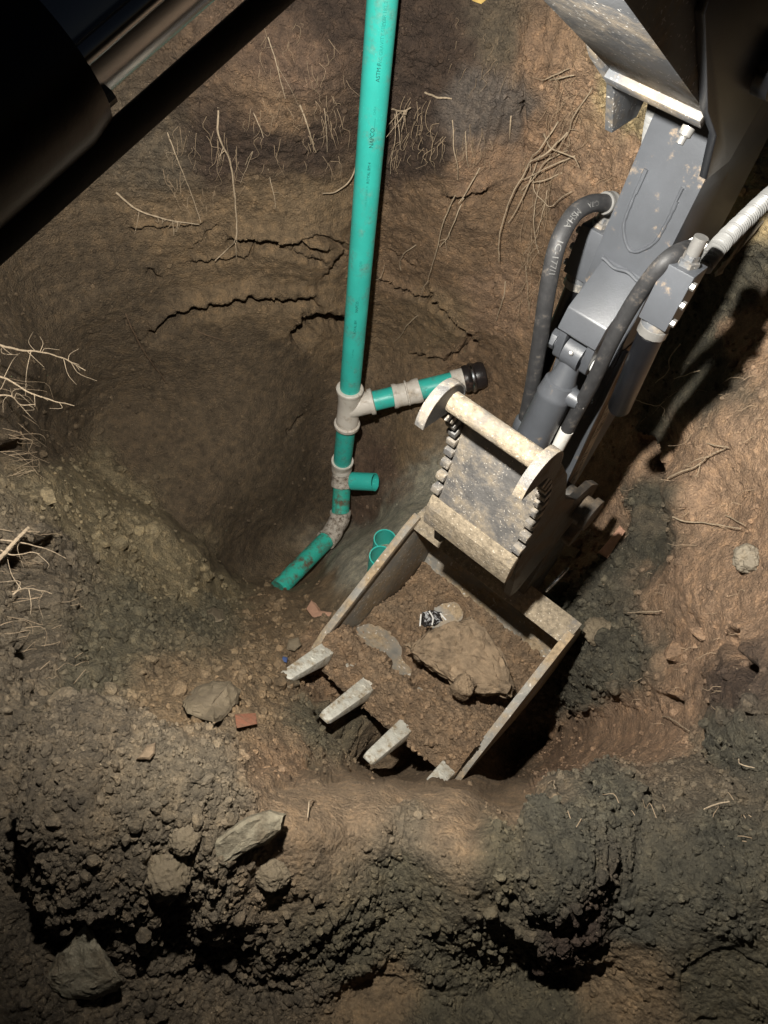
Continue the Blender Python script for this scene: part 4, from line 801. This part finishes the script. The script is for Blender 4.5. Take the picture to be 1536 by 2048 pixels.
# left bank
root([(-30,672,2.25),(0,690,2.3),(40,700,2.36),(80,704,2.42),(125,716,2.5),(171,741,2.58)], .007, .003, 'long pale root reaching out from the left edge', twigs=12)
root([(-20,750,2.2),(10,757,2.24),(60,785,2.3),(110,802,2.36),(148,811,2.42)], .0055, .0025, 'second root reaching out below the longest left root', twigs=6)
root([(-20,790,2.15),(20,792,2.2),(40,808,2.25),(70,810,2.28)], .004, .002, 'short thin root below the two left roots', twigs=6)
root([(-10,1130,1.85),(15,1098,1.9),(40,1072,1.95),(58,1055,2.0)], .0095, .008, 'thick broken root pointing up at the left edge', mat='root')
root([(0,1080,1.95),(45,1085,2.0),(95,1100,2.08),(132,1117,2.14)], .004, .002, 'thin root crossing behind the thick broken root', twigs=3)
root([(0,1100,1.9),(25,1110,1.92),(60,1105,1.97),(80,1107,2.0)], .003, .002, 'short thin root under the thick broken root', twigs=2)
root([(25,1190,1.9),(40,1180,1.92),(65,1178,1.98),(102,1187,2.05)], .004, .003, 'pale bent root low on the left bank', twigs=4)
# right wall
root([(1361,688),(1352,720),(1350,740),(1340,755),(1322,767)], .0045, .003, 'white crooked root below the right valve block', off=.025)
root([(1400,740),(1385,755),(1360,762)], .003, .002, 'short root under the black shadow on the right wall', off=.025)
root([(1265,798),(1300,805),(1330,812),(1345,805)], .004, .002, 'thin root crossing the dark soil band', off=.03, twigs=3)
root([(1415,887),(1440,890),(1470,895)], .004, .003, 'straight little root on the orange right wall', off=.02)
root([(1335,957),(1365,950),(1400,935),(1430,910),(1460,895)], .005, .003, 'long wavy root climbing right on the orange wall', off=.015, twigs=3)
root([(1345,1034),(1380,1042),(1430,1052),(1490,1062)], .0045, .003, 'long straight root across the lower orange wall', off=.015)
root([(1450,1030),(1480,1045),(1500,1055)], .003, .002, 'short root right of the long straight one', off=.015)
root([(1248,1226),(1290,1227),(1334,1222)], .0055, .004, 'white root piece lying on the dark slope', off=.02)
root([(1326,1433),(1350,1440),(1370,1455),(1388,1466)], .003, .002, 'pale root on the smooth orange hollow', off=.015)
root([(1478,1520),(1500,1530),(1530,1538)], .003, .002, 'pale root on the dark right bank', off=.02)
root([(1408,1620),(1440,1626),(1468,1622)], .003, .002, 'pale root beside the dark pocket at right', off=.02)
root([(1098,1568),(1110,1580),(1112,1600)], .0025, .0015, 'curled hair root on the near rim', off=.02)
root([(628,1600),(612,1625),(610,1650)], .003, .002, 'thin bent root on the near smooth rim', off=.02)
# fine fibres, too many to count
def hair(name, areas, label):
    geo = []
    for (x0, y0, x1, y1, n, ln, rad, off) in areas:
        for _ in range(int(n * .6)):
            px, py = RNG.uniform(x0, x1), RNG.uniform(y0, y1); p = surf(px, py); nn = surf_n(px, py); l_ = ln * RNG.uniform(.4, 1.4)
            d = np.array([RNG.normal() * .35, RNG.normal() * .2, -1.0]); d = d + nn * .35; d /= np.linalg.norm(d); q = p; pts = [p - nn * .005]
            for k in range(1, 4): pts.append(p + d * l_ * k / 3 + nn * off * RNG.uniform(.3, 1) + RNG.normal(size=3) * l_ * .11)
            geo.append(tube(spline(pts, 9), np.linspace(rad, rad * .4, 9) * .75, 4))
    return tag(mesh_obj(name, *join(geo), 'hair'), label, 'fine roots', kind='stuff')
hair('fine_roots', [(790,190,880,330,60,.08,.0016,.03),(880,250,1000,330,40,.07,.0015,.02),(1040,300,1110,600,90,.10,.0015,.03),(1090,130,1200,340,60,.07,.0014,.03),(900,20,1060,160,40,.05,.0012,.02)], 'fine pale fibres hanging on the face right of the pipe')
hair('fine_roots', [(320,230,480,420,60,.09,.0014,.02),(480,200,700,330,50,.07,.0014,.02),(520,40,700,200,45,.06,.0013,.02),(600,180,690,280,20,.07,.0014,.02)], 'fine pale fibres hanging on the face left of the pipe')
hair('fine_roots', [(-30,690,50,960,45,.10,.0011,.06),(-30,1040,60,1320,40,.06,.0010,.04),(60,1180,160,1400,25,.04,.001,.03)], 'tangled fibres along the left bank')
hair('fine_roots', [(1180,350,1260,620,30,.05,.0014,.02),(1260,700,1536,1100,50,.05,.0013,.02),(1100,1600,1536,1700,25,.05,.0012,.02),(1200,1100,1500,1450,40,.04,.0012,.015)], 'fine pale fibres on the right wall')
print('tris', sum(len(o.data.loop_triangles) or 0 for o in bpy.data.objects if o.type == 'MESH'), 'objects', len(bpy.data.objects))
